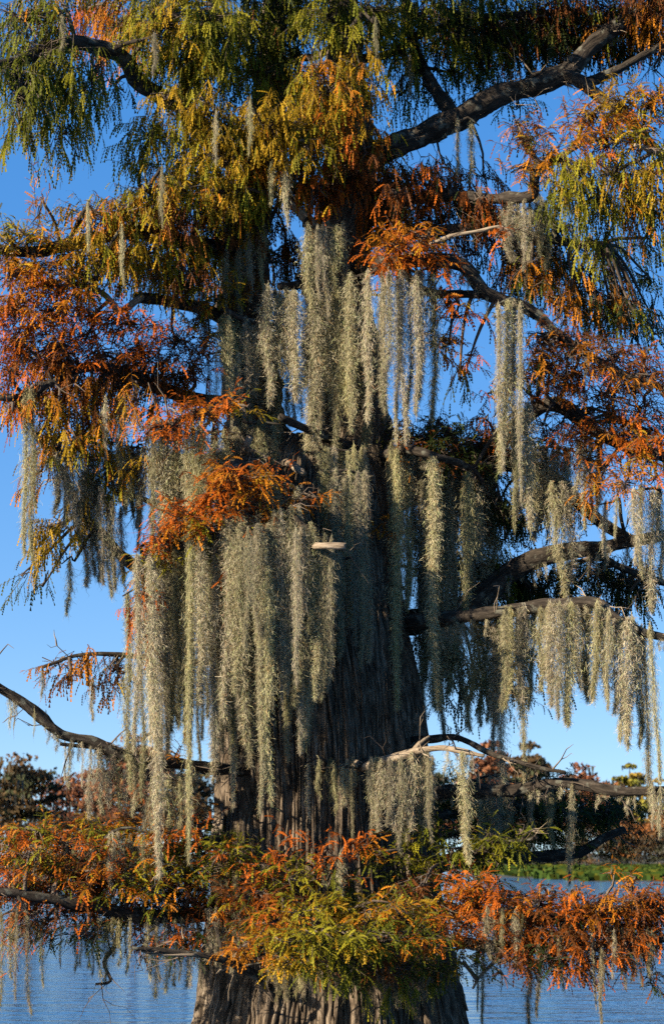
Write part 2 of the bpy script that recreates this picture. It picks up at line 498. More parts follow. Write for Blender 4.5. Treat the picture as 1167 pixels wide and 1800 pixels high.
far_tree('cypress_tree', 1168, 1420, 244, 52, 'orange', 'short orange cypress at the outer end of the green marsh', low=0.25)
far_tree('cypress_tree', 770, 1350, 280, 70, 'brown', 'far brown cypress just beyond the dark side of the trunk', low=0.25)
far_tree('shrub', 1035, 1440, 238, 66, 'brown', 'brown mossy shrub on the far shore between the dark shrub and the short orange cypress', 'shrub', layers=6, low=0.1)
far_tree('shrub', 940, 1440, 240, 70, 'dark', 'dark shrub on the far shore below the dark brown cypress', 'shrub', layers=6, low=0.1)
far_tree('shrub', 1200, 1440, 236, 60, 'dark', 'dark shrub on the far shore past the short orange cypresses', 'shrub', layers=6, low=0.1)

far_tree('shrub', 1000, 1468, 241, 46, 'brown', 'brown shrub at the water where the marsh begins', 'shrub', layers=6, low=0.08)
far_tree('shrub', 1078, 1462, 239, 44, 'dark', 'dark shrub under the short orange cypress behind the marsh', 'shrub', layers=6, low=0.08)
far_tree('shrub', 1136, 1468, 238, 42, 'brown', 'brown shrub between the two short orange cypresses', 'shrub', layers=6, low=0.08)
far_tree('shrub', 880, 1462, 243, 60, 'dark', 'dark shrub on the far shore below the far rust cypress', 'shrub', layers=6, low=0.08)

# ================================================================== THE OLD CYPRESS
tree = empty('cypress_tree', at(583, 1890, 0))
tree.location.z = 0.0
tag(tree, 'huge old bald cypress in autumn leaf draped with moss, standing in the lake', 'tree')


# ---- trunk: fluted, with stringy bark in long ridges
def trunk_mesh():
    prof = [(1990, 583, 300), (1900, 583, 262), (1800, 580, 222), (1700, 581, 205), (1600, 574, 188), (1500, 570, 176), (1400, 569, 171),
            (1300, 566, 166), (1200, 560, 160), (1100, 552, 152), (1000, 547, 144), (900, 546, 138), (840, 548, 128), (800, 545, 100), (770, 545, 40)]
    prof = prof[::-1]
    nz, nt_ = 260, 400
    ys = np.linspace(770, 1990, nz)
    cx = np.interp(ys, [p[0] for p in prof], [p[1] for p in prof]); hw = np.interp(ys, [p[0] for p in prof], [p[2] for p in prof])
    k = np.ones(9) / 9
    hw = np.convolve(np.pad(hw, 4, 'edge'), k, 'valid'); cx = np.convolve(np.pad(cx, 4, 'edge'), k, 'valid')
    z = H + (HOR - ys) * PXM
    X0 = (cx - CX) * PXM; R0 = hw * PXM
    th = np.linspace(0, 2 * np.pi, nt_ + 1)
    TH, Z = np.meshgrid(th, z)
    # flutes: deep folds at fixed bearings, wandering a little; deeper and wider low down
    fl = np.zeros_like(TH)
    lowf = np.interp(Z, [-0.5, 1.5, 4.5], [1.0, 0.85, 0.7])
    for a, wd, dp in ((-2.28, 0.10, 0.11), (-1.83, 0.16, 0.17), (-1.43, 0.07, 0.05), (-1.02, 0.13, 0.13), (-0.5, 0.15, 0.14), (0.1, .15, .15), (0.8, .15, .15), (1.5, .16, .16), (2.2, .15, .15), (2.9, .14, .12), (-2.75, .1, .08)):
        aw = a + 0.10 * (vnoise(np.c_[(Z * 0.8).ravel(), np.full(Z.size, a * 9), np.zeros(Z.size)], 2).reshape(Z.shape) - 0.5)
        dd = (TH - aw + np.pi) % (2 * np.pi) - np.pi
        fl -= dp * np.exp(-(dd / wd) ** 2) * lowf
    cs, sn = np.cos(TH), np.sin(TH)

    def rn(fa, fz, sd):
        return vnoise(np.c_[(cs * fa).ravel(), (sn * fa).ravel(), (Z * fz).ravel()], sd).reshape(Z.shape)
    wz = Z + 0.6 * rn(5, 0.8, 31)
    tw = TH + 0.05 * (rn(3, 1.3, 33) - 0.5)
    c2, s2 = np.cos(tw), np.sin(tw)

    def rw(fa, fz, sd):
        v = vnoise(np.c_[(c2 * fa).ravel(), (s2 * fa).ravel(), (wz * fz).ravel()], sd).reshape(Z.shape)
        return 1 - np.abs(2 * v - 1)
    ridge = 0.55 * rw(11, 0.8, 41) + 0.45 * rw(24, 3.0, 42)
    fine = rw(48, 7.0, 43)
    broad = rn(2.2, 0.5, 44) - 0.5
    R = R0[:, None] * (1 + fl + 0.10 * broad + 0.06) + 0.085 * (ridge ** 1.6 - 0.5) + 0.03 * (fine - 0.5)
    R[:, -1] = R[:, 0]
    V = np.stack([X0[:, None] + R * np.cos(TH), D0 + R * np.sin(TH) * 0.95, Z], -1).reshape(-1, 3)
    uv = np.stack([TH * 0.7, Z], -1).reshape(-1, 2)
    k = nt_ + 1
    i = np.arange(nz - 1)[:, None] * k + np.arange(nt_)[None]
    Q = np.stack([i, i + k, i + k + 1, i + 1], -1).reshape(-1, 4)
    return V, Q, uv


V, Q, uv = trunk_mesh()
trunk = mesh_obj('trunk', V, Q, M_trunk, tree, uv=uv, smooth=True)

TG = V.reshape(260, 401, 3)


def bark_strips(n_):
    VV, QQ, UU = [], [], []
    c = 0
    for k in range(n_):
        i0 = int(rng.integers(5, 240)); ln = int(rng.integers(12, 60)); i1 = min(258, i0 + ln)
        rows = np.arange(i0, i1 + 1, 3)
        j = int(rng.integers(0, 400)) if rng.random() < .25 else int(rng.integers(205, 395))
        wd = rng.uniform(1.0, 2.6)
        drift = rng.normal(0, .05)
        m_ = len(rows)
        if m_ < 3: continue
        tt = np.linspace(0, 1, m_)
        prof = np.minimum(1, np.minimum(tt, 1 - tt) * 5) ** .7
        jj = j + drift * (rows - i0) + np.cumsum(rng.normal(0, .12, m_))
        hgt = rng.uniform(.010, .028) * (0.4 + prof) + np.where(tt > .85, rng.uniform(0, .03) * (tt - .85) / .15, 0)

        def smp(jx):
            a = np.floor(jx).astype(int) % 400; f = (jx - np.floor(jx))[:, None]
            return TG[rows, a] * (1 - f) + TG[rows, (a + 1) % 400] * f
        Lf, Rt, Md = smp(jj - wd * prof * .5), smp(jj + wd * prof * .5), smp(jj)
        ctr = np.c_[TG[rows, :-1, 0].mean(1), TG[rows, :-1, 1].mean(1), Md[:, 2]]
        nn = Md - ctr; nn /= np.linalg.norm(nn, axis=1)[:, None]
        grid = np.stack([Lf - nn * .004, Lf + nn * hgt[:, None] * .8, Md + nn * hgt[:, None], Rt + nn * hgt[:, None] * .8, Rt - nn * .004], 1)
        VV.append(grid.reshape(-1, 3))
        ii = c + np.arange(m_ - 1)[:, None] * 5 + np.arange(4)[None]
        QQ.append(np.stack([ii, ii + 5, ii + 6, ii + 1], -1).reshape(-1, 4))
        UU.append(np.stack([np.tile(np.array([0, .01, .02, .03, .04]), (m_, 1)) + rng.random() * 9, np.repeat(Md[:, 2:3], 5, 1)], -1).reshape(-1, 2))
        c += m_ * 5
    o = mesh_obj('bark_strip', np.vstack(VV), np.vstack(QQ), M_trunk, None, uv=np.vstack(UU), kind='stuff')
    o.parent = trunk


bark_strips(620)

LIMBS = {}


def limb(key, pts, r0, r1, mat=None, name='limb', parent=None, sides=14, knob=0.14, wob=0.03, jag=0.0, label=None):
    W = [at(*q) for q in pts]
    L = np.concatenate([[0], np.cumsum([np.linalg.norm(W[i + 1] - W[i]) for i in range(len(W) - 1)])])
    R = (r0 + (r1 - r0) * L / L[-1]) * PXM
    V, Fc, uv, C, RR = tube(W, R, sides, 0.035, wob, knob, len(LIMBS), jag)
    par = tree if parent is None else LIMBS[parent][0]
    o = mesh_obj(name, V, Fc, mat or M_limb, par, uv=uv, smooth=True)
    if label: o['label'] = label
    LIMBS[key] = (o, C, RR)
    return o


# two stems above the fork
limb('stemL', [(470, 1040, -.05), (462, 930, -.05), (455, 830, 0), (445, 700, 0), (432, 560, .02), (428, 470, .0), (445, 340, 0), (470, 180, .05), (480, 20, .1), (470, -160, .1)], 66, 12, M_trunk, 'stem', sides=40, knob=0.16, wob=0.05)
limb('stemR', [(618, 1040, .0), (618, 900, .05), (616, 800, .05), (612, 650, .05), (600, 500, .05), (606, 350, .05), (618, 200, .05), (605, 20, .1), (590, -160, .1)], 84, 16, M_trunk, 'stem', sides=48, knob=0.14, wob=0.05)
# upper limbs
limb('upL', [(445, 330, 0), (395, 265, -.2), (352, 222, -.35), (318, 185, -.45), (285, 172, -.5), (245, 148, -.55), (226, 112, -.6), (200, 92, -.7), (152, 77, -.8), (105, 80, -.95), (40, 105, -1.2), (-30, 120, -1.4)], 20, 6)
limb('upLfork', [(318, 187, -.45), (326, 155, -.4), (340, 125, -.35), (362, 70, -.3), (380, 0, -.2), (400, -80, -.2)], 12, 6)
limb('upR', [(600, 345, 0), (645, 290, 0), (700, 258, -.1), (800, 207, 0), (880, 168, .05), (950, 148, .08), (990, 128, .1), (1030, 85, .15), (1065, 60, .2), (1140, 10, .3), (1210, -40, .4)], 24, 12, knob=0.18)
limb('upRfork', [(800, 207, 0), (775, 168, .1), (748, 128, .2), (730, 92, .3), (716, 20, .4), (705, -60, .4)], 13, 7)
limb('upRside', [(868, 172, .05), (905, 152, .1), (945, 130, .15), (985, 118, .2), (1010, 108, .2)], 7, 3)
limb('upRlow', [(985, 132, .1), (1035, 146, .15), (1080, 126, .2), (1125, 100, .2), (1180, 70, .25)], 10, 5)
limb('topMid', [(615, 100, .1), (660, 100, .05), (700, 86, .1), (740, 60, .1), (800, 40, .2), (900, 25, .3), (1020, 20, .4)], 8, 5)
limb('topMidL', [(478, 120, .05), (520, 102, -.1), (560, 96, -.3), (610, 60, -.5), (640, 20, -.6)], 8, 4)
limb('topFront', [(595, -170, .1), (680, -130, -.4), (800, -105, -.8), (950, -95, -1.0), (1100, -100, -1.1)], 14, 6)
limb('rightHigh', [(990, 128, .1), (1050, 165, -.25), (1110, 215, -.7), (1160, 265, -.95), (1215, 300, -1.1)], 11, 6)
limb('pale_stick', [(1160, 270, -1.05), (1140, 265, -1.2), (1112, 255, -1.3)], 6, 3, M_dead, 'dead_branch', 'rightHigh', 8)
# middle left
limb('midL', [(430, 455, 0), (340, 430, -.3), (235, 408, -.6), (130, 428, -.85), (60, 442, -1), (-40, 430, -1.2)], 16, 8)
limb('midLlow', [(438, 590, 0), (380, 556, -.2), (300, 530, -.55), (243, 520, -.75)], 13, 8, jag=0.03)
limb('forkPale', [(252, 524, -.75), (215, 545, -.85), (190, 520, -.9), (165, 508, -.95), (120, 500, -1.0)], 6, 3, M_dead, 'dead_branch', 'midLlow', 8)
limb('sideL', [(452, 710, 0), (350, 705, -.35), (295, 688, -.55), (215, 655, -.85), (150, 650, -1), (60, 690, -1.2), (0, 700, -1.3)], 14, 5)
limb('crossPale', [(455, 600, 0), (500, 585, -.35), (470, 572, -.5), (425, 560, -.6), (395, 543, -.7)], 8, 4)
limb('crossDark', [(600, 480, 0), (560, 490, -.3), (520, 503, -.45), (490, 505, -.55)], 12, 6)
limb('crossStub', [(640, 795, -.1), (575, 768, -.5), (535, 752, -.65), (490, 732, -.8)], 11, 6)
limb('stub', [(560, 958, -.5), (545, 962, -1.2), (560, 962, -1.7), (606, 960, -1.78)], 8, 5, M_dead, 'dead_branch', sides=8, jag=.03)
limb('stubUp', [(470, 860, -.2), (500, 815, -.5), (535, 832, -.75)], 8, 6, M_dead, 'dead_branch', sides=8, jag=.02)
limb('mossyPale', [(605, 500, 0), (580, 455, -.3), (560, 410, -.45), (540, 380, -.5), (505, 350, -.55)], 17, 7, M_dead, label='pale bleached limb wrapped in moss')
# front left
limb('frontL', [(455, 800, -.1), (440, 800, -.6), (420, 815, -1.1), (385, 850, -1.4), (335, 905, -1.4), (285, 960, -1.3), (255, 1000, -1.25)], 13, 5)
limb('frontLtip', [(432, 800, -.8), (430, 785, -1.1), (436, 770, -1.15)], 9, 6, M_dead, 'dead_branch', 'frontL', 8, jag=0.03)
limb('frontLup', [(455, 715, 0), (420, 712, -.6), (375, 722, -1.1), (320, 738, -1.3), (265, 752, -1.4)], 11, 4)
limb('frontMid', [(470, 900, -.3), (450, 900, -.9), (430, 915, -1.4), (400, 935, -1.5), (350, 950, -1.45), (300, 965, -1.35)], 11, 6)
limb('frontMidR', [(480, 900, -.4), (490, 895, -1.0), (510, 905, -1.5), (545, 930, -1.6), (580, 950, -1.55)], 9, 4)
limb('lowLeft', [(460, 985, -.1), (360, 1005, -.35), (270, 1005, -.5), (217, 980, -.65), (175, 935, -.75), (140, 890, -.85), (105, 820, -.95), (60, 760, -1.05)], 13, 5)
limb('lowLeftPale', [(300, 900, -.5), (255, 880, -.65), (225, 872, -.7), (200, 868, -.8)], 6, 3, M_dead, 'dead_branch')
limb('tinyL', [(430, 1150, -.2), (320, 1165, -.4), (220, 1152, -.6), (140, 1152, -.7), (75, 1172, -.8)], 8, 2)
limb('bareL', [(490, 1356, -.1), (420, 1354, -.5), (340, 1348, -.75), (262, 1340, -.9), (205, 1322, -1), (160, 1302, -1.05), (112, 1288, -1.1), (72, 1258, -1.15), (40, 1232, -1.2), (0, 1206, -1.25), (-60, 1172, -1.3)], 11, 7, knob=0.22, wob=0.05)
limb('bareLspur', [(262, 1338, -.9), (205, 1318, -1), (160, 1310, -1.05), (108, 1306, -1.1)], 6, 3, None, 'branch', 'bareL', 8)
# right side
limb('midR', [(606, 495, 0), (640, 472, -.3), (690, 460, -.6), (760, 458, -.7), (820, 470, -.7), (858, 518, -.65), (930, 546, -.6), (1000, 600, -.6), (1080, 650, -.6), (1180, 690, -.6)], 15, 5)
limb('midRfork', [(700, 470, -.6), (755, 512, -.55), (830, 517, -.5), (885, 527, -.5), (950, 562, -.5)], 8, 4)
limb('twigPale', [(690, 462, -.6), (760, 430, -.8), (830, 410, -.85), (880, 398, -.9), (905, 415, -.9)], 5, 2, M_dead, 'dead_branch', 'midR', 8)
limb('midRhigh', [(608, 430, 0), (720, 412, -.1), (800, 404, -.15), (880, 402, -.2), (960, 425, -.3), (1060, 430, -.3)], 13, 6)
limb('knee', [(610, 380, 0), (760, 345, -.1), (850, 350, -.3), (905, 348, -.5), (935, 340, -.6), (938, 312, -.65), (950, 290, -.7), (990, 275, -.8)], 11, 8, knob=0.2)
limb('rightMid', [(640, 890, 0), (770, 835, .35), (880, 770, .35), (945, 715, .2), (985, 712, .1), (1030, 745, 0), (1090, 780, -.2), (1190, 810, -.3)], 20, 9)
limb('rightDark', [(660, 900, 0), (740, 850, .25), (800, 838, .3), (850, 822, .3), (890, 815, .3), (940, 830, .35), (1000, 870, .3), (1060, 920, .1), (1115, 955, 0)], 26, 8)
limb('hook', [(868, 825, .3), (866, 865, .25), (872, 895, .2), (892, 902, .2)], 8, 4, None, 'branch', 'rightDark', 8)
limb('rightLow', [(660, 1100, 0), (770, 1085, .15), (850, 1045, .15), (915, 990, .1), (1000, 966, 0), (1060, 962, -.1), (1115, 952, -.2), (1200, 935, -.3)], 24, 9)
limb('rightLowFork', [(1000, 966, 0), (1045, 972, .1), (1095, 1000, .2), (1200, 1035, .3)], 8, 5)
limb('rightFront', [(660, 815, -.1), (700, 792, -.5), (760, 798, -.7), (830, 825, -.5), (850, 850, -.3)], 10, 4)
limb('rightMoss', [(660, 1105, 0), (715, 1095, -.3), (800, 1086, -.6), (930, 1069, -.85), (1040, 1060, -1), (1080, 1086, -1.1), (1130, 1108, -1.15), (1200, 1128, -1.2)], 15, 6)
limb('rightLevel', [(700, 1405, -.1), (760, 1396, -.4), (830, 1390, -.6), (900, 1388, -.7), (990, 1378, -.8), (1080, 1391, -.95), (1200, 1390, -1.1)], 14, 7)
limb('deadPale', [(600, 1348, -.5), (640, 1346, -.95), (670, 1336, -1.1), (720, 1322, -1.2), (770, 1316, -1.3), (812, 1322, -1.38), (852, 1331, -1.45)], 11, 3, M_dead, 'dead_branch', sides=10, knob=0.2)
limb('deadSpur', [(722, 1322, -1.2), (735, 1305, -1.22), (752, 1294, -1.22)], 5, 2, M_dead, 'dead_branch', 'deadPale', 6)
limb('darkTwig', [(690, 1300, -.2), (760, 1300, -.5), (805, 1298, -.7), (870, 1330, -.85), (935, 1345, -.9), (995, 1357, -.95)], 7, 3)
limb('rightBack', [(700, 1530, .2), (820, 1512, .4), (930, 1505, .5), (1010, 1500, .5), (1060, 1476, .5), (1098, 1460, .5)], 18, 7)
limb('rightBackUp', [(690, 1440, .2), (800, 1430, .5), (900, 1415, .7), (1000, 1420, .8), (1080, 1440, .9)], 12, 5)
# low shelf of branches
limb('shelfL', [(470, 1590, -.5), (400, 1603, -.7), (260, 1612, -1.0), (130, 1585, -1.25), (20, 1570, -1.45), (-60, 1570, -1.55)], 16, 6)
limb('shelfLback', [(430, 1478, -.3), (320, 1490, -.5), (180, 1505, -.7), (60, 1520, -.9), (-30, 1530, -1.0)], 12, 4)
limb('shelfMid', [(560, 1595, -.7), (565, 1625, -1.4), (590, 1650, -1.9), (650, 1660, -2.1)], 14, 6)
limb('shelfMidL', [(520, 1600, -.7), (480, 1640, -1.4), (440, 1670, -1.8)], 11, 5)
limb('shelfR', [(690, 1590, -.4), (800, 1602, -1.0), (950, 1614, -1.5), (1080, 1604, -1.75), (1200, 1602, -1.9)], 17, 7)
limb('shelfRlow', [(720, 1640, -.6), (840, 1660, -1.2), (960, 1665, -1.6), (1080, 1660, -1.8), (1180, 1650, -1.9)], 12, 5)
limb('greenR', [(700, 1530, -.3), (790, 1508, -.9), (870, 1490, -1.2), (945, 1470, -1.4)], 11, 3)
limb('lowDead', [(480, 1745, -.75), (445, 1712, -1.1), (410, 1693, -1.3), (370, 1680, -1.4), (300, 1672, -1.5), (235, 1668, -1.6)], 9, 3)
limb('lowDeadPale', [(345, 1681, -1.45), (310, 1678, -1.5), (265, 1674, -1.55), (240, 1666, -1.6)], 3, 2, M_dead, 'dead_branch', 'lowDead', 6)
limb('dangler', [(215, 1612, -1.05), (205, 1660, -1.1), (185, 1690, -1.1), (196, 1722, -1.15), (170, 1728, -1.15)], 5, 2, None, 'branch', 'shelfL', 6)
limb('danglerR', [(900, 1664, -1.4), (870, 1690, -1.5), (845, 1715, -1.55), (830, 1740, -1.55)], 4, 2, M_dead, 'dead_branch', 'shelfRlow', 6)

# ------------------------------------------------------------------ foliage
ALLC = np.vstack([c for (_, c, _) in LIMBS.values()])
ALLK = np.concatenate([[i] * len(v[1]) for i, v in enumerate(LIMBS.values())])
KEYS = list(LIMBS.keys())
BR_OK = np.array([not (k.startswith('stem') or k in ('deadPale', 'deadSpur', 'hook', 'stub', 'stubUp', 'frontLtip', 'lowDeadPale')) for k in KEYS])
MASK = BR_OK[ALLK]

# leaf template: a feathered branchlet, leaflets in two ranks on a thin rachis
SEG = 5
_t = np.linspace(0, 1, SEG + 1)
TMPL, TT, TF = [], [], []
for k in range(SEG + 1):
    TMPL.append((0.0, _t[k], 0.0)); TT.append(_t[k])
for k in range(SEG):
    tm = _t[k] + 0.26 * (1 - 0.3 * _t[k])
    wd = 0.092 * (0.45 + 1.0 * math.sin(math.pi * min(1, (0.12 + 0.82 * (_t[k] + 0.5 / SEG)))) ** 0.8)
    for sgn in (-1, 1):
        TMPL.append((sgn * wd, tm, 0.02)); TT.append(tm)
        a = len(TMPL) - 1
        TF.append((k, k + 1, a) if sgn < 0 else (k + 1, k, a))
TMPL = np.array(TMPL); TT = np.array(TT); TF = np.array(TF)


def leaf_batch(base, dirv, nrm, L, droop, colr, wide=1.0):
    n_ = len(base)
    side = np.cross(dirv, nrm); side /= np.linalg.norm(side, axis=1)[:, None] + 1e-9
    up = np.cross(side, dirv)
    V = base[:, None, :] + L[:, None, None] * (side[:, None, :] * TMPL[None, :, 0:1] * wide + dirv[:, None, :] * TMPL[None, :, 1:2] + up[:, None, :] * TMPL[None, :, 2:3])
    V[:, :, 2] -= (droop * L)[:, None] * TT[None, :] ** 2
    Fx = (TF[None] + (np.arange(n_) * len(TMPL))[:, None, None]).reshape(-1, 3)
    Cc = colr[:, None, :] * (0.88 + 0.24 * TT[None, :, None])
    return V.reshape(-1, 3), Fx, Cc.reshape(-1, 3)


DOWN = np.array([0, 0, -1.0])
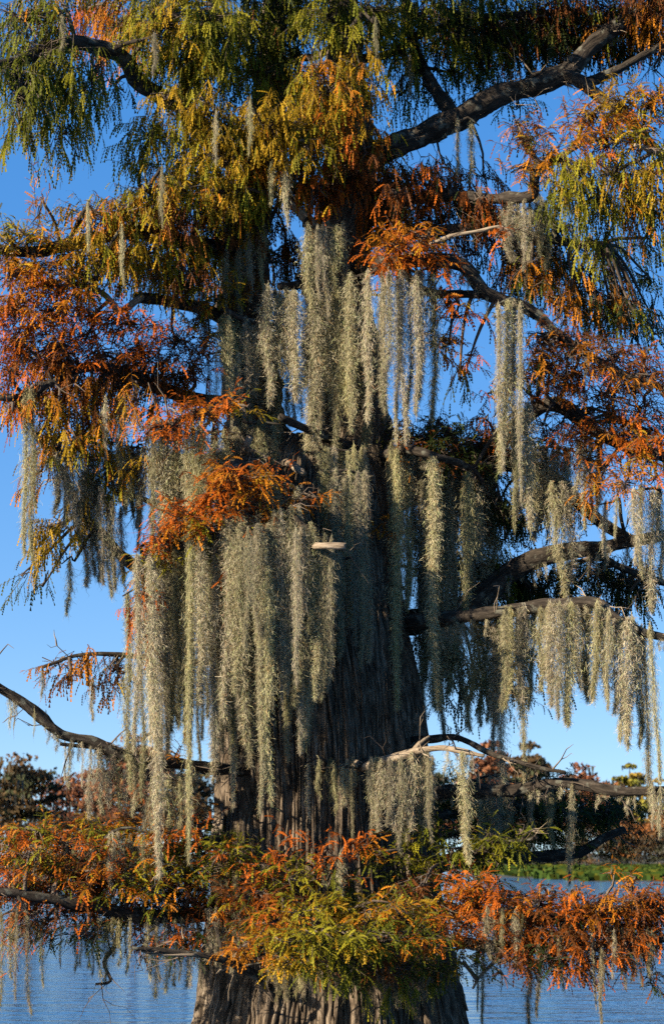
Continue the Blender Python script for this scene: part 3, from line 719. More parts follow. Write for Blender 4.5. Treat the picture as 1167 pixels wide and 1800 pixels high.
# cx, cy, rx, ry, depth, palette, style (h hang / s spread / u upright), density
CL = [
 # top left
 (40, 30, 80, 45, -1.0, 'GGYO', 'h', 1), (70, 95, 85, 55, -1.1, 'GGGL', 'h', 1.2), (35, 165, 60, 60, -1.25, 'GGBL', 'h', 1.1), (110, 165, 65, 60, -1.05, 'GGLL', 'h', 1.1),
 (40, 225, 45, 40, -1.2, 'GB', 'h', .6), (110, 235, 45, 40, -1.0, 'GL', 'h', .55), (160, 135, 45, 60, -.9, 'GBL', 'h', .7), (200, 150, 40, 35, -.6, 'GB', 'h', .4),
 (150, 15, 60, 40, .5, 'RO', 'h', .9), (195, 45, 50, 45, .4, 'RRO', 'h', 1), (160, 90, 40, 20, .5, 'RO', 'h', .6), (240, 60, 45, 50, .2, 'OG', 'h', .8),
 (290, 40, 70, 60, -.75, 'GLLY', 'h', 1.3), (365, 40, 70, 60, -.7, 'GLLG', 'h', 1.3), (300, 105, 60, 45, -.65, 'GLL', 'h', 1.2), (370, 110, 60, 45, -.6, 'GLY', 'h', 1.2),
 (350, 160, 45, 35, -.5, 'LYG', 'h', .8), (430, 60, 70, 60, -.2, 'GBLD', 'h', 1.2), (440, 130, 60, 45, -.2, 'GLBD', 'h', 1.1), (510, 30, 70, 45, -.2, 'GGLB', 'h', 1.2),
 (515, 90, 45, 40, -.1, 'GB', 'h', .7), (580, 25, 60, 45, -.5, 'GLG', 'h', 1.1), (650, 20, 60, 40, -.4, 'GGL', 'h', 1), (620, 75, 50, 40, -.5, 'GLY', 'h', .9), (670, 45, 45, 35, 0, 'GL', 'h', .8),
 # top right
 (730, 25, 60, 45, 0, 'GLG', 'h', 1.1), (720, 75, 45, 40, .1, 'GLY', 'h', .9), (800, 30, 75, 50, .2, 'GBGD', 'h', 1.2), (815, 80, 55, 40, .2, 'GLB', 'h', 1.0), (870, 60, 60, 50, .4, 'BGD', 'h', 1.2),
 (940, 40, 80, 50, .4, 'BGD', 'h', 1.3), (925, 95, 45, 30, .4, 'ODB', 'h', .7), (1010, 35, 80, 50, .4, 'BBDG', 'h', 1.3), (1085, 25, 70, 45, .4, 'DDBO', 'h', 1.3), (1150, 25, 60, 50, .3, 'DDO', 'h', 1.2),
 (850, 120, 50, 30, .3, 'GBL', 'h', .7), (800, 130, 40, 45, .3, 'BG', 'h', .5), (725, 130, 35, 45, .3, 'BG', 'h', .5), (845, 165, 50, 30, .4, 'BG', 'h', .45), (770, 185, 35, 30, .4, 'BG', 'h', .3),
 (1110, 65, 45, 30, .4, 'DB', 'h', .5), (1150, 120, 35, 40, .5, 'DB', 'h', .35), (905, 190, 40, 30, .4, 'BG', 'h', .35), (705, 160, 30, 45, .2, 'BG', 'h', .4),
 # upper middle
 (265, 240, 55, 35, -.8, 'LLGY', 'h', 1.0), (250, 285, 45, 25, -.8, 'LG', 'h', .6), (330, 255, 55, 40, -.75, 'LLY', 'h', 1.1), (400, 225, 60, 40, -.7, 'YYL', 'h', 1.2), (460, 205, 50, 40, -.7, 'YYO', 'h', 1.1),
 (390, 285, 65, 40, -.8, 'YLY', 'h', 1.2), (455, 275, 55, 40, -.75, 'YYO', 'h', 1.2), (520, 225, 50, 45, -.7, 'YOO', 'h', 1.1), (570, 165, 55, 50, -.65, 'OYY', 'h', 1.1), (620, 190, 50, 50, -.55, 'OYY', 'h', 1.1),
 (560, 125, 50, 35, -.6, 'YO', 'h', 1), (640, 135, 40, 40, -.5, 'YOG', 'h', .9), (585, 240, 55, 40, -.6, 'ORO', 'h', 1.1), (530, 285, 45, 35, -.6, 'ORR', 'h', 1.1), (640, 260, 50, 40, -.5, 'ORD', 'h', 1.0), (620, 310, 60, 40, -.3, 'ODR', 'h', 1.1),
 (320, 330, 60, 35, -.9, 'YLO', 'h', 1.1), (255, 335, 50, 30, -.9, 'YLO', 'h', .9), (385, 335, 60, 35, -.8, 'YOD', 'h', 1.1), (450, 335, 50, 35, -.6, 'YODD', 'h', 1.0),
 (160, 375, 55, 35, -1.0, 'YYO', 'h', 1.1), (220, 375, 60, 40, -1.0, 'YLO', 'h', 1.1), (290, 385, 60, 40, -.9, 'YOD', 'h', 1.1), (360, 385, 60, 40, -.6, 'ODD', 'h', 1.1), (430, 385, 50, 35, -.4, 'DDO', 'h', 1.0),
 (50, 415, 50, 30, -1.1, 'YLO', 's', 1.0), (15, 415, 40, 30, -1.2, 'LYG', 's', .9), (110, 430, 50, 35, -1.05, 'YOO', 's', 1.1), (185, 440, 60, 40, -1.0, 'YYO', 'h', 1.1), (250, 445, 60, 40, -.95, 'YLO', 'h', 1.1), (320, 445, 50, 35, -.7, 'YOD', 'h', .9),
 (75, 350, 35, 45, -1.1, 'O', 'u', .3), (380, 440, 40, 30, -.4, 'OD', 'h', .8), (60, 470, 45, 30, -1.15, 'OOY', 's', 1.1),
 # orange mass, left
 (20, 480, 50, 40, -1.2, 'OOR', 's', 1.1), (85, 495, 60, 40, -1.15, 'ROO', 's', 1.2), (150, 490, 50, 30, -1.05, 'ROY', 's', .9), (25, 540, 55, 40, -1.25, 'ORO', 's', 1.2), (90, 550, 65, 40, -1.15, 'RRO', 's', 1.2),
 (160, 560, 60, 35, -1.05, 'RRO', 's', 1.1), (225, 570, 55, 35, -.95, 'RRD', 's', 1.1), (30, 600, 55, 40, -1.2, 'RRO', 's', 1.1), (100, 610, 65, 40, -1.1, 'RRD', 's', 1.2), (175, 620, 65, 35, -1.0, 'RRD', 's', 1.1),
 (245, 620, 60, 35, -.9, 'RDR', 's', 1.1), (310, 600, 50, 35, -.7, 'RDD', 's', 1.0), (340, 640, 50, 35, -.6, 'DDR', 's', .9), (370, 590, 40, 30, -.5, 'DRO', 's', .8), (330, 500, 45, 30, -.7, 'LYG', 's', .8), (375, 520, 40, 30, -.6, 'LYG', 's', .7),
 (350, 560, 40, 30, -.6, 'YOL', 's', .6), (280, 480, 45, 25, -.8, 'LO', 's', .6), (20, 655, 35, 30, -1.3, 'OR', 'h', .7), (390, 470, 30, 30, .2, 'GB', 'h', .6),
 (120, 665, 55, 30, -1.1, 'ODO', 'h', .8), (200, 680, 50, 30, -.9, 'ODD', 'h', .7), (55, 700, 45, 35, -1.2, 'OYR', 'h', .6), (110, 730, 50, 40, -1.1, 'YO', 'h', .6), (165, 720, 45, 35, -1.0, 'OYD', 'h', .6), (20, 730, 25, 30, -1.3, 'OR', 'h', .35),
 (180, 775, 40, 40, -.9, 'YLO', 'h', .5), (105, 790, 40, 35, -1.05, 'YOL', 'h', .45), (245, 780, 40, 45, -.8, 'YDO', 'h', .5), (60, 840, 25, 40, -1.1, 'YO', 'h', .3), (250, 650, 45, 30, -.8, 'DRD', 's', .8),
 # front orange
 (300, 745, 45, 30, -1.45, 'RRO', 's', 1.1), (345, 720, 50, 28, -1.4, 'RRO', 's', 1.2), (395, 712, 35, 25, -1.2, 'ROR', 's', 1.0), (432, 715, 25, 25, -1.0, 'LYO', 's', .6), (375, 760, 35, 20, -1.2, 'RD', 's', .5),
 (395, 825, 45, 30, -1.6, 'ROR', 's', 1.1), (370, 870, 50, 35, -1.5, 'RRO', 's', 1.2), (430, 850, 45, 32, -1.5, 'ROY', 's', 1.0), (320, 915, 50, 32, -1.5, 'RRO', 's', 1.2), (370, 925, 45, 30, -1.55, 'ROL', 's', 1.0), (285, 945, 35, 28, -1.5, 'ROR', 's', 1.0),
 (425, 900, 45, 30, -1.5, 'ROL', 's', .9), (480, 840, 35, 30, -1.3, 'RDO', 's', .6), (470, 900, 40, 30, -1.4, 'RD', 's', .4), (520, 880, 40, 30, -1.35, 'RDO', 's', .45), (555, 875, 22, 22, -1.35, 'RO', 's', .5), (545, 960, 25, 20, -1.25, 'RD', 's', .35),
 (270, 990, 35, 28, -1.4, 'YLO', 's', .9), (250, 1045, 25, 22, -1.4, 'RR', 's', .8), (235, 1075, 18, 28, -1.4, 'R', 'h', .6), (255, 1120, 15, 22, -1.4, 'R', 'h', .7), (415, 990, 18, 20, -1.5, 'R', 'h', .5),
 # left airy
 (95, 935, 38, 32, -1.0, 'LLY', 'h', 1.3), (65, 965, 30, 30, -1.0, 'LY', 'h', .7), (40, 1010, 25, 22, -1.0, 'GB', 'h', .5), (75, 1030, 18, 18, -1.0, 'GB', 'h', .5), (130, 890, 28, 35, -.95, 'YO', 'h', .5), (185, 840, 40, 40, -.85, 'YLO', 'h', .4),
 (100, 1165, 32, 18, -.75, 'O', 's', .9), (150, 1165, 35, 22, -.7, 'OD', 'h', .9), (200, 1180, 35, 25, -.6, 'OYD', 'h', .9), (120, 1195, 25, 22, -.75, 'OD', 'h', .5), (200, 1205, 30, 18, -.6, 'OD', 'h', .6), (310, 1325, 14, 14, -1.3, 'O', 's', .9),
 # right of stem
 (690, 430, 45, 32, -.95, 'ORO', 's', 1.2), (740, 420, 45, 35, -.95, 'ROY', 's', 1.2), (700, 465, 35, 22, -.9, 'RRO', 's', 1.0), (770, 465, 35, 30, -.8, 'RO', 's', .8), (775, 515, 28, 25, -.75, 'RRO', 's', .9), (800, 555, 30, 28, -.75, 'ORY', 's', .9),
 (790, 600, 28, 28, -.7, 'OR', 's', .9), (825, 625, 25, 22, -.65, 'RO', 's', .6), (760, 580, 18, 22, -.7, 'RY', 's', .5), (880, 410, 22, 22, -.95, 'RR', 's', .7), (870, 560, 22, 25, -.7, 'OD', 's', .4), (810, 670, 35, 35, -.3, 'GB', 'h', .4),
 (690, 330, 60, 40, -.1, 'DDR', 'h', 1.0), (760, 325, 55, 40, .1, 'DDR', 'h', .9), (810, 350, 55, 35, .1, 'DDO', 'h', .9), (700, 380, 55, 30, -.2, 'DRO', 'h', .8), (650, 380, 45, 30, -.1, 'ODR', 'h', .8), (780, 290, 45, 25, .2, 'DB', 'h', .5), (850, 310, 40, 30, .3, 'DR', 'h', .6),
 (565, 330, 45, 30, -.5, 'OYR', 'h', .8), (500, 400, 40, 40, .2, 'DR', 'h', .6), (520, 450, 40, 35, .3, 'DBR', 'h', .6), (640, 430, 30, 25, -.3, 'OR', 'h', .6), (590, 540, 25, 25, -.2, 'OD', 's', .4),
 # right bright
 (925, 245, 50, 32, -.75, 'DOY', 's', 1.1), (905, 215, 22, 15, -.75, 'OY', 's', .6), (970, 275, 45, 40, -.9, 'YLO', 's', 1.1), (920, 290, 40, 30, -.7, 'YOG', 's', .8), (1040, 200, 55, 38, -1.0, 'OOY', 's', 1.2), (1090, 185, 50, 35, -1.05, 'OYY', 's', 1.2),
 (1145, 180, 45, 40, -1.1, 'YOL', 's', 1.2), (1065, 245, 55, 40, -1.1, 'ROO', 's', 1.2), (1125, 240, 50, 40, -1.1, 'OYL', 's', 1.1), (1020, 300, 45, 40, -1.1, 'LYL', 'h', 1.2), (1080, 305, 50, 40, -1.1, 'LYL', 'h', 1.2), (1140, 310, 50, 45, -1.1, 'LYO', 'h', 1.2),
 (1000, 350, 40, 40, -1.0, 'LYG', 'h', 1.0), (1055, 365, 45, 40, -1.0, 'LGL', 'h', 1.1), (1115, 370, 45, 40, -.9, 'LGO', 'h', 1.0), (1160, 380, 35, 40, -.9, 'LG', 'h', .8), (1040, 425, 35, 30, -.7, 'GLB', 'h', .8), (1140, 420, 35, 35, -.2, 'GB', 'h', .5),
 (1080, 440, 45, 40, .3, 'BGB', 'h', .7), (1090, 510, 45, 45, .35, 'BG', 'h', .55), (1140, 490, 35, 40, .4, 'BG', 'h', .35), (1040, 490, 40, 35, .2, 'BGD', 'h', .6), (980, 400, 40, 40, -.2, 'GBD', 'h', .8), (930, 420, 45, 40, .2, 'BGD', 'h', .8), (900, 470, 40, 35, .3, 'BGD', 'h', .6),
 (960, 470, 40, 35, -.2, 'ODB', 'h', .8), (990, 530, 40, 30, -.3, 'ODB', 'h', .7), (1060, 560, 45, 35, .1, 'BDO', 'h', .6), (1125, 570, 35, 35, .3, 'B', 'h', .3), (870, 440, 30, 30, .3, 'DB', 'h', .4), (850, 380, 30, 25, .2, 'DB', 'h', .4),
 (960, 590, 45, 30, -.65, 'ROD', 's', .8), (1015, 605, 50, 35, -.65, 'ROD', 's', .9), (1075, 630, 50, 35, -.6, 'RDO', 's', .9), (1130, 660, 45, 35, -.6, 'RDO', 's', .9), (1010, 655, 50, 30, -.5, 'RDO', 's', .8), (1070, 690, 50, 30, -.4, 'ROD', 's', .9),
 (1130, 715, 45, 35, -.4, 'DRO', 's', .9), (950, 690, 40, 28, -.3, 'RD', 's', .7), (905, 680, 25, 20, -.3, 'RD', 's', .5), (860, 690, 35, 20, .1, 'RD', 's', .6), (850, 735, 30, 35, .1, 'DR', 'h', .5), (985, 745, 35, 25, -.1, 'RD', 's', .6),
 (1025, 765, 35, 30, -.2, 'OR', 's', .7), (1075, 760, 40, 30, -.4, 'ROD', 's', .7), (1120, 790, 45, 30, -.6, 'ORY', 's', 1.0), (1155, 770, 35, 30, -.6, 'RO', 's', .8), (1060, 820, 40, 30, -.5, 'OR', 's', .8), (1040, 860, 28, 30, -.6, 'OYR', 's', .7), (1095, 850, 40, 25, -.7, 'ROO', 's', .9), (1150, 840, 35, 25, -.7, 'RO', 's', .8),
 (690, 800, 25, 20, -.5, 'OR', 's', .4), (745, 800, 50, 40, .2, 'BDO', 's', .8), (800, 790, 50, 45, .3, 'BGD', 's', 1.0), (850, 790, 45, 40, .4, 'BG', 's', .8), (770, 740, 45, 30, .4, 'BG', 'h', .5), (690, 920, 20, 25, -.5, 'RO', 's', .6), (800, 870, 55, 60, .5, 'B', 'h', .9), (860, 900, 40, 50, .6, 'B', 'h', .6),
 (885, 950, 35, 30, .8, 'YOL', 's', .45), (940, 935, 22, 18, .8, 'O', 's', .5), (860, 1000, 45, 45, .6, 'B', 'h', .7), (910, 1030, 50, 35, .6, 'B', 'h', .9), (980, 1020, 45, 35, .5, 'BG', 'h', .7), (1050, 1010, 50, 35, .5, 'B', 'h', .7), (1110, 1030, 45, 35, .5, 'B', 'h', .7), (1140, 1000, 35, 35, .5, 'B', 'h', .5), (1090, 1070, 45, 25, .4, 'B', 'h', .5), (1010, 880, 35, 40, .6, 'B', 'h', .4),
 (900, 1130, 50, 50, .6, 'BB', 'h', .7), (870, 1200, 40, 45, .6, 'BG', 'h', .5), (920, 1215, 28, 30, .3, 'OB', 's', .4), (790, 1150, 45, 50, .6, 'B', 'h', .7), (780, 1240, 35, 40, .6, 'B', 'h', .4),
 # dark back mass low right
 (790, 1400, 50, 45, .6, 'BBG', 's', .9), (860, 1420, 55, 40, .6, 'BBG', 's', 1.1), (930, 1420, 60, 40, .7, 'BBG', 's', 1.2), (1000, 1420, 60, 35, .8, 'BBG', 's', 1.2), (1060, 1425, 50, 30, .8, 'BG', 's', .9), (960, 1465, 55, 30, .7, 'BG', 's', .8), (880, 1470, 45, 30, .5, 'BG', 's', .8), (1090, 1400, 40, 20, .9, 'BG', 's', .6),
 # low left shelf
 (50, 1455, 40, 22, -0.65, 'OR', 's', .5), (100, 1470, 55, 28, -0.55, 'RDR', 's', 1.0), (160, 1455, 50, 25, -0.9, 'ROY', 's', 1.0), (220, 1440, 50, 28, -0.8, 'ROD', 's', 1.0), (290, 1420, 45, 30, -0.6, 'RDO', 's', .8), (345, 1430, 40, 30, -0.5, 'RDO', 's', .6), (260, 1385, 35, 25, -0.5, 'RD', 's', .4),
 (35, 1500, 50, 32, -0.75, 'RRD', 's', 1.0), (95, 1520, 50, 32, -0.85, 'RDO', 's', 1.0), (165, 1500, 55, 30, -0.55, 'GBL', 's', 1.0), (230, 1485, 55, 30, -1.0, 'GGB', 's', 1.1), (300, 1490, 50, 30, -0.9, 'GBL', 's', 1.0), (360, 1500, 50, 32, -0.9, 'GBL', 's', 1.0),
 (20, 1550, 45, 35, -1.35, 'RRD', 's', 1.0), (80, 1560, 50, 30, -1.25, 'RRD', 's', 1.0), (150, 1545, 60, 28, -1.15, 'ROD', 's', 1.1), (215, 1540, 50, 30, -0.95, 'GLR', 's', 1.0), (280, 1545, 55, 32, -0.85, 'GBL', 's', 1.1), (340, 1555, 50, 32, -0.65, 'GBD', 's', 1.0),
 (45, 1605, 55, 30, -1.35, 'RD', 's', .8), (125, 1600, 55, 30, -1.15, 'RDD', 's', .9), (200, 1605, 55, 28, -0.95, 'DRB', 's', .9), (290, 1605, 55, 25, -0.75, 'DBR', 's', .9), (370, 1600, 50, 30, -1.0, 'DBR', 's', .9), (20, 1650, 40, 25, -1.45, 'RD', 's', .5), (410, 1545, 45, 32, -0.91, 'GRB', 's', .9),
 (400, 1480, 35, 25, -0.7, 'GL', 's', .5), (430, 1500, 40, 28, -1.1, 'GLR', 's', .8), (470, 1525, 40, 28, -1.3, 'RGL', 's', .8), (510, 1545, 45, 25, -1.4, 'LGY', 's', .9), (460, 1570, 45, 28, -1.4, 'RDG', 's', .9), (500, 1480, 22, 28, -1.3, 'R', 's', .6), (420, 1600, 40, 30, -0.97, 'DRG', 's', .8),
 (575, 1495, 30, 22, -1.35, 'RR', 's', 1.0), (610, 1480, 28, 20, -1.35, 'RR', 's', .9), (640, 1490, 25, 22, -1.3, 'RO', 's', .7), (670, 1500, 35, 25, -1.2, 'OG', 's', .6), (590, 1530, 35, 20, -1.3, 'RG', 's', .5),
 # centre front shelf
 (470, 1625, 50, 28, -2.0, 'OYR', 's', 1.0), (530, 1605, 55, 26, -2.0, 'YLO', 's', 1.2), (590, 1598, 55, 25, -2.0, 'LYL', 's', 1.2), (650, 1600, 55, 25, -2.0, 'LYO', 's', 1.2), (710, 1605, 50, 28, -1.9, 'YOR', 's', 1.1), (440, 1660, 45, 26, -2.0, 'ROO', 's', 1.1), (500, 1655, 50, 30, -2.2, 'YLO', 's', 1.2), (560, 1645, 55, 30, -2.3, 'LYG', 's', 1.2), (620, 1650, 55, 30, -2.3, 'GLY', 's', 1.2),
 (680, 1650, 55, 30, -2.2, 'GOR', 's', 1.1), (740, 1645, 50, 32, -2.0, 'ORG', 's', 1.1), (520, 1695, 50, 24, -2.1, 'GYO', 's', .9), (590, 1695, 55, 25, -2.1, 'GGL', 's', .9), (660, 1695, 55, 28, -2.0, 'GBD', 's', .9), (720, 1700, 50, 30, -1.9, 'GBR', 's', .9), (780, 1690, 45, 28, -1.7, 'OYG', 's', .8), (700, 1740, 40, 25, -1.8, 'GL', 'h', .5), (640, 1730, 35, 20, -1.9, 'GL', 'h', .4), (835, 1690, 30, 20, -1.5, 'YG', 's', .6),
 # right green and orange shelf
 (720, 1490, 45, 30, -.9, 'GLO', 's', .8), (770, 1465, 45, 28, -1.0, 'GLG', 's', 1.0), (745, 1530, 45, 32, -1.0, 'GBL', 's', .9), (810, 1490, 50, 30, -1.1, 'GLG', 's', 1.0), (870, 1475, 50, 26, -1.25, 'GLG', 's', 1.0), (920, 1465, 30, 18, -1.4, 'LG', 's', .8), (800, 1540, 50, 30, -1.0, 'GBB', 's', .9), (870, 1520, 50, 28, -1.1, 'BGB', 's', .8), (700, 1560, 40, 28, -1.1, 'GBO', 's', .7),
 (770, 1600, 45, 30, -1.4, 'ORG', 's', .9), (825, 1580, 50, 28, -1.5, 'ROO', 's', 1.1), (885, 1575, 55, 28, -1.6, 'RDR', 's', 1.1), (945, 1585, 50, 26, -1.7, 'RDO', 's', 1.1), (1005, 1590, 55, 26, -1.8, 'RRD', 's', 1.1), (1065, 1590, 55, 26, -1.9, 'RDO', 's', 1.1), (1125, 1580, 50, 26, -1.9, 'RRD', 's', 1.1), (1165, 1585, 35, 28, -1.9, 'RDR', 's', 1.0),
 (820, 1625, 50, 28, -1.5, 'RDO', 's', 1.0), (885, 1625, 50, 28, -1.6, 'DDR', 's', .9), (950, 1635, 55, 28, -1.7, 'DRD', 's', 1.0), (1015, 1635, 55, 28, -1.8, 'DRD', 's', 1.0), (1080, 1635, 55, 28, -1.8, 'RDR', 's', 1.0), (1140, 1630, 45, 28, -1.8, 'DRR', 's', .9), (920, 1670, 45, 22, -1.6, 'DR', 's', .7), (985, 1680, 50, 25, -1.7, 'RD', 's', .8), (1050, 1680, 50, 26, -1.8, 'RD', 's', .8), (1110, 1670, 45, 25, -1.8, 'RD', 's', .8), (1160, 1660, 30, 20, -1.8, 'R', 's', .5), (860, 1670, 40, 20, -1.4, 'DR', 's', .6),
 # canopy above the view
 (60, -60, 110, 60, -.8, 'GGY', 'h', .8), (220, -60, 100, 60, -.4, 'GLO', 'h', .8), (380, -60, 100, 60, -.4, 'GLB', 'h', .9), (520, -70, 100, 60, -.4, 'GB', 'h', .9), (680, -70, 100, 60, -.2, 'GB', 'h', .9), (840, -60, 100, 60, .1, 'GB', 'h', 1.0), (990, -60, 100, 60, .1, 'BD', 'h', 1.0), (1130, -50, 90, 60, 0, 'BD', 'h', 1.0),
 (760, -90, 100, 50, -.9, 'GB', 'h', .9), (900, -90, 100, 50, -1.0, 'GB', 'h', 1.0), (1040, -90, 100, 50, -1.0, 'GD', 'h', 1.0), (600, -100, 100, 50, -.8, 'GB', 'h', .8),
]

for (xa, ya, xb, yb, d, pal, st_, n_, r_, de) in (
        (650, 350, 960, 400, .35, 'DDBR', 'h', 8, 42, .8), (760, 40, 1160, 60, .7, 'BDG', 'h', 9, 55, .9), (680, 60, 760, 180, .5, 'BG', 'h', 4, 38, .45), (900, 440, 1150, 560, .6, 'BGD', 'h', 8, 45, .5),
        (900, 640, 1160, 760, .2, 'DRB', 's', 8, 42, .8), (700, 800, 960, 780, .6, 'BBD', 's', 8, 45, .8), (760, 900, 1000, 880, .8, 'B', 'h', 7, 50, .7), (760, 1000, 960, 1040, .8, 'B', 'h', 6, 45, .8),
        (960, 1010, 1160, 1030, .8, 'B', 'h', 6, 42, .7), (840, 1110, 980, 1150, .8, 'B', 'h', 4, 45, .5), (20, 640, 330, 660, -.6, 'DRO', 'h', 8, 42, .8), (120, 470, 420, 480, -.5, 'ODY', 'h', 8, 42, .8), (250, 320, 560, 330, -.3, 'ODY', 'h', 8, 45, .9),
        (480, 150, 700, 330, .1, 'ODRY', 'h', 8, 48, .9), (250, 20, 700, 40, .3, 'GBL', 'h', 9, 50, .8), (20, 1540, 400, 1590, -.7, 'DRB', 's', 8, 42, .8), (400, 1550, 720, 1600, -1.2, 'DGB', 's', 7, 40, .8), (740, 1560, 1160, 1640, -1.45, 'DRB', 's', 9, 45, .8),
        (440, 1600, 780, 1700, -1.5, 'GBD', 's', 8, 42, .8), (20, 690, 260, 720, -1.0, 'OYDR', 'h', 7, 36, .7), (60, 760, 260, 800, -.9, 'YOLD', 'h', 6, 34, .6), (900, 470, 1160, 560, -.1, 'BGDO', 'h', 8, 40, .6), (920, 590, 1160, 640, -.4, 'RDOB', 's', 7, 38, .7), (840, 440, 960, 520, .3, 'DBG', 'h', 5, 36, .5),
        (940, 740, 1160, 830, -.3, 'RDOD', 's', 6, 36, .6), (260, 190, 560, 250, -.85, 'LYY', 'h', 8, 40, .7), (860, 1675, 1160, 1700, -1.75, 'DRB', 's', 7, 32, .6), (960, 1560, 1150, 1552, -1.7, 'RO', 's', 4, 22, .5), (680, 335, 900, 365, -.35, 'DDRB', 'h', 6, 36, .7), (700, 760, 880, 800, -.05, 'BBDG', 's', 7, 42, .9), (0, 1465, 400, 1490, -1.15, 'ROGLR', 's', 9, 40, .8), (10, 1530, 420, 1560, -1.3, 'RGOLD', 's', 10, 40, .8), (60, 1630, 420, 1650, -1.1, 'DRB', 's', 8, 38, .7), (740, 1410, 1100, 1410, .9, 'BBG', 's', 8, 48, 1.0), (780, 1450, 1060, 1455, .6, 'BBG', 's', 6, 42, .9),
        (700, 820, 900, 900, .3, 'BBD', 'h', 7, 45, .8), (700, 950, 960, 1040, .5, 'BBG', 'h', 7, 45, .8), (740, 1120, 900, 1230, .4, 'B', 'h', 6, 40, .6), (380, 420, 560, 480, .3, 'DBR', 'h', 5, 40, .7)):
    for k in range(n_):
        f_ = (k + .5) / n_
        CL.append((xa + (xb - xa) * f_ + rng.normal(0, 12), ya + (yb - ya) * f_ + rng.normal(0, 16), r_ * rng.uniform(.85, 1.2), r_ * .8 * rng.uniform(.8, 1.2), d + rng.normal(0, .12), pal, st_, de))

DENS = 2.2
n_leaf = 0
cand = []            # sprays kept apart as parts of their own
clump_out = []
for ci, (cx, cy, rx, ry, d, pal, style, dens) in enumerate(CL):
    if cx < 500 and 190 < cy < 460: pal = 'LLY' + pal
    elif 480 <= cx < 670 and 90 < cy < 300: pal = 'YL' + pal
    C0 = at(cx, cy, d)
    y = D0 + d
    rX, rZ = 1.12 * rx * y / F, 1.15 * ry * y / F
    rY = 0.75 * (rX + rZ) * 0.5 + 0.05
    dist = np.linalg.norm(ALLC - C0 - np.array([0, 0.12, 0.05]), axis=1) + np.where(MASK, 0, 9)
    j = int(np.argmin(dist))
    key = KEYS[ALLK[j]]
    anchor = ALLC[j]
    nsp = max(2, int(DENS * dens * 13.5 * (rx * ry) / (55 * 35)))
    out_ = C0 - anchor
    out_ = out_ / (np.linalg.norm(out_) + 1e-6) * min(1, np.linalg.norm(out_) / 0.2)
    sprays = []
    tw = []
    for s in range(nsp):
        u = rng.normal(0, 1, 3); u /= np.linalg.norm(u)
        off = u * rng.random() ** 0.45
        p = C0 + off * np.array([rX, rY, rZ])
        sgx = math.copysign(1, C0[0] - 0.0) if abs(C0[0]) > 0.6 else 0
        g = off * 0.9 + out_ * 0.5 + rng.normal(0, .35, 3) + np.array([0.25 * sgx, -0.15, 0])
        if style == 'h':
            g += np.array([0, 0, -0.25]); hang, dr = 1.0, 0.5
        elif style == 's':
            g += np.array([0, -0.1, 0.22]); g[2] *= 0.7; hang, dr = 0.18, 0.25
        else:
            g = np.array([0, 0, 1.0]) + rng.normal(0, .4, 3); hang, dr = 0.0, 0.05
        g /= np.linalg.norm(g)
        Lt = rng.uniform(0.12, 0.30)
        st = p - g * Lt * 0.5
        nb = int(rng.integers(8, 15))
        t_ = np.linspace(0.12, 1.0, nb) + rng.normal(0, .02, nb)
        B = st + g * (Lt * t_)[:, None] + DOWN * (dr * 0.5 * Lt * t_ ** 2)[:, None]
        gt = g + DOWN * (dr * t_)[:, None]; gt /= np.linalg.norm(gt, axis=1)[:, None]
        upv = np.array([0, -0.35, 1.0]) + rng.normal(0, .35, 3)
        sd = np.cross(g, upv); sd /= np.linalg.norm(sd) + 1e-9
        sgn = np.where(np.arange(nb) % 2 == 0, 1, -1)[:, None]
        bd = gt * (0.6 + 0.5 * (t_[:, None] > .9)) + sd * sgn * 0.62 + rng.normal(0, .38, (nb, 3)) + DOWN * hang * rng.uniform(.5, 1.5, (nb, 1))
        bd[:, 2] += 0.0
        bd /= np.linalg.norm(bd, axis=1)[:, None]
        nr = upv + rng.normal(0, .55, (nb, 3)); nr /= np.linalg.norm(nr, axis=1)[:, None]
        LL = rng.uniform(0.036, 0.108, nb) * (1.0 - 0.25 * np.abs(t_ - 0.4))
        c0 = pal[min(len(pal) - 1, int(np.clip((vnoise(p[None] * 2.3 + ci * 0.37, 77)[0] - 0.5) * 1.5 + 0.5 + rng.normal(0, .12), 0, .999) * len(pal)))]
        cc = np.array([PAL[c0 if rng.random() < 0.8 else pal[int(rng.integers(len(pal)))]] for _ in range(nb)])
        cc = cc * rng.uniform(0.72, 1.28, (nb, 1)) * rng.uniform(0.8, 1.2)
        dd = np.full(nb, 0.25 + dr * 0.5) * rng.uniform(.3, 1.6, nb)
        sprays.append((B, bd, nr, LL, dd, cc, p))
        mid = (C0 + st) * .5 + rng.normal(0, .03, 3)
        # wood: from clump heart to spray, then the spray's own stem
        tw.append(np.array([C0 + off * 0.15 * np.array([rX, rY, rZ]), mid, st, st + g * Lt * .96 + DOWN * dr * .46 * Lt]))
        n_leaf += nb
    # frontmost two sprays of clumps inside the picture become parts of their own
    order = sorted(range(nsp), key=lambda q: sprays[q][6][1])
    own = []
    if -10 < cx < 1177 and cy > 0:
        own = order[:1]
    rest = [q for q in range(nsp) if q not in own]
    lo = LIMBS[key][0]
    for q in own:
        B, bd, nr, LL, dd, cc, p = sprays[q]
        V, Fx, Cc = leaf_batch(B, bd, nr, LL, dd, cc, 1.0)
        mesh_obj('leaf_spray', V, Fx, M_leaf, None, col=Cc).parent = lo
    cat_ = lambda i: np.concatenate([sprays[q][i] for q in rest])
    V, Fx, Cc = leaf_batch(cat_(0), cat_(1), cat_(2), cat_(3), cat_(4), cat_(5), 1.0)
    o = mesh_obj('foliage', V, Fx, M_leaf, None, col=Cc, kind='stuff'); o.parent = lo
    tw = np.array(tw)
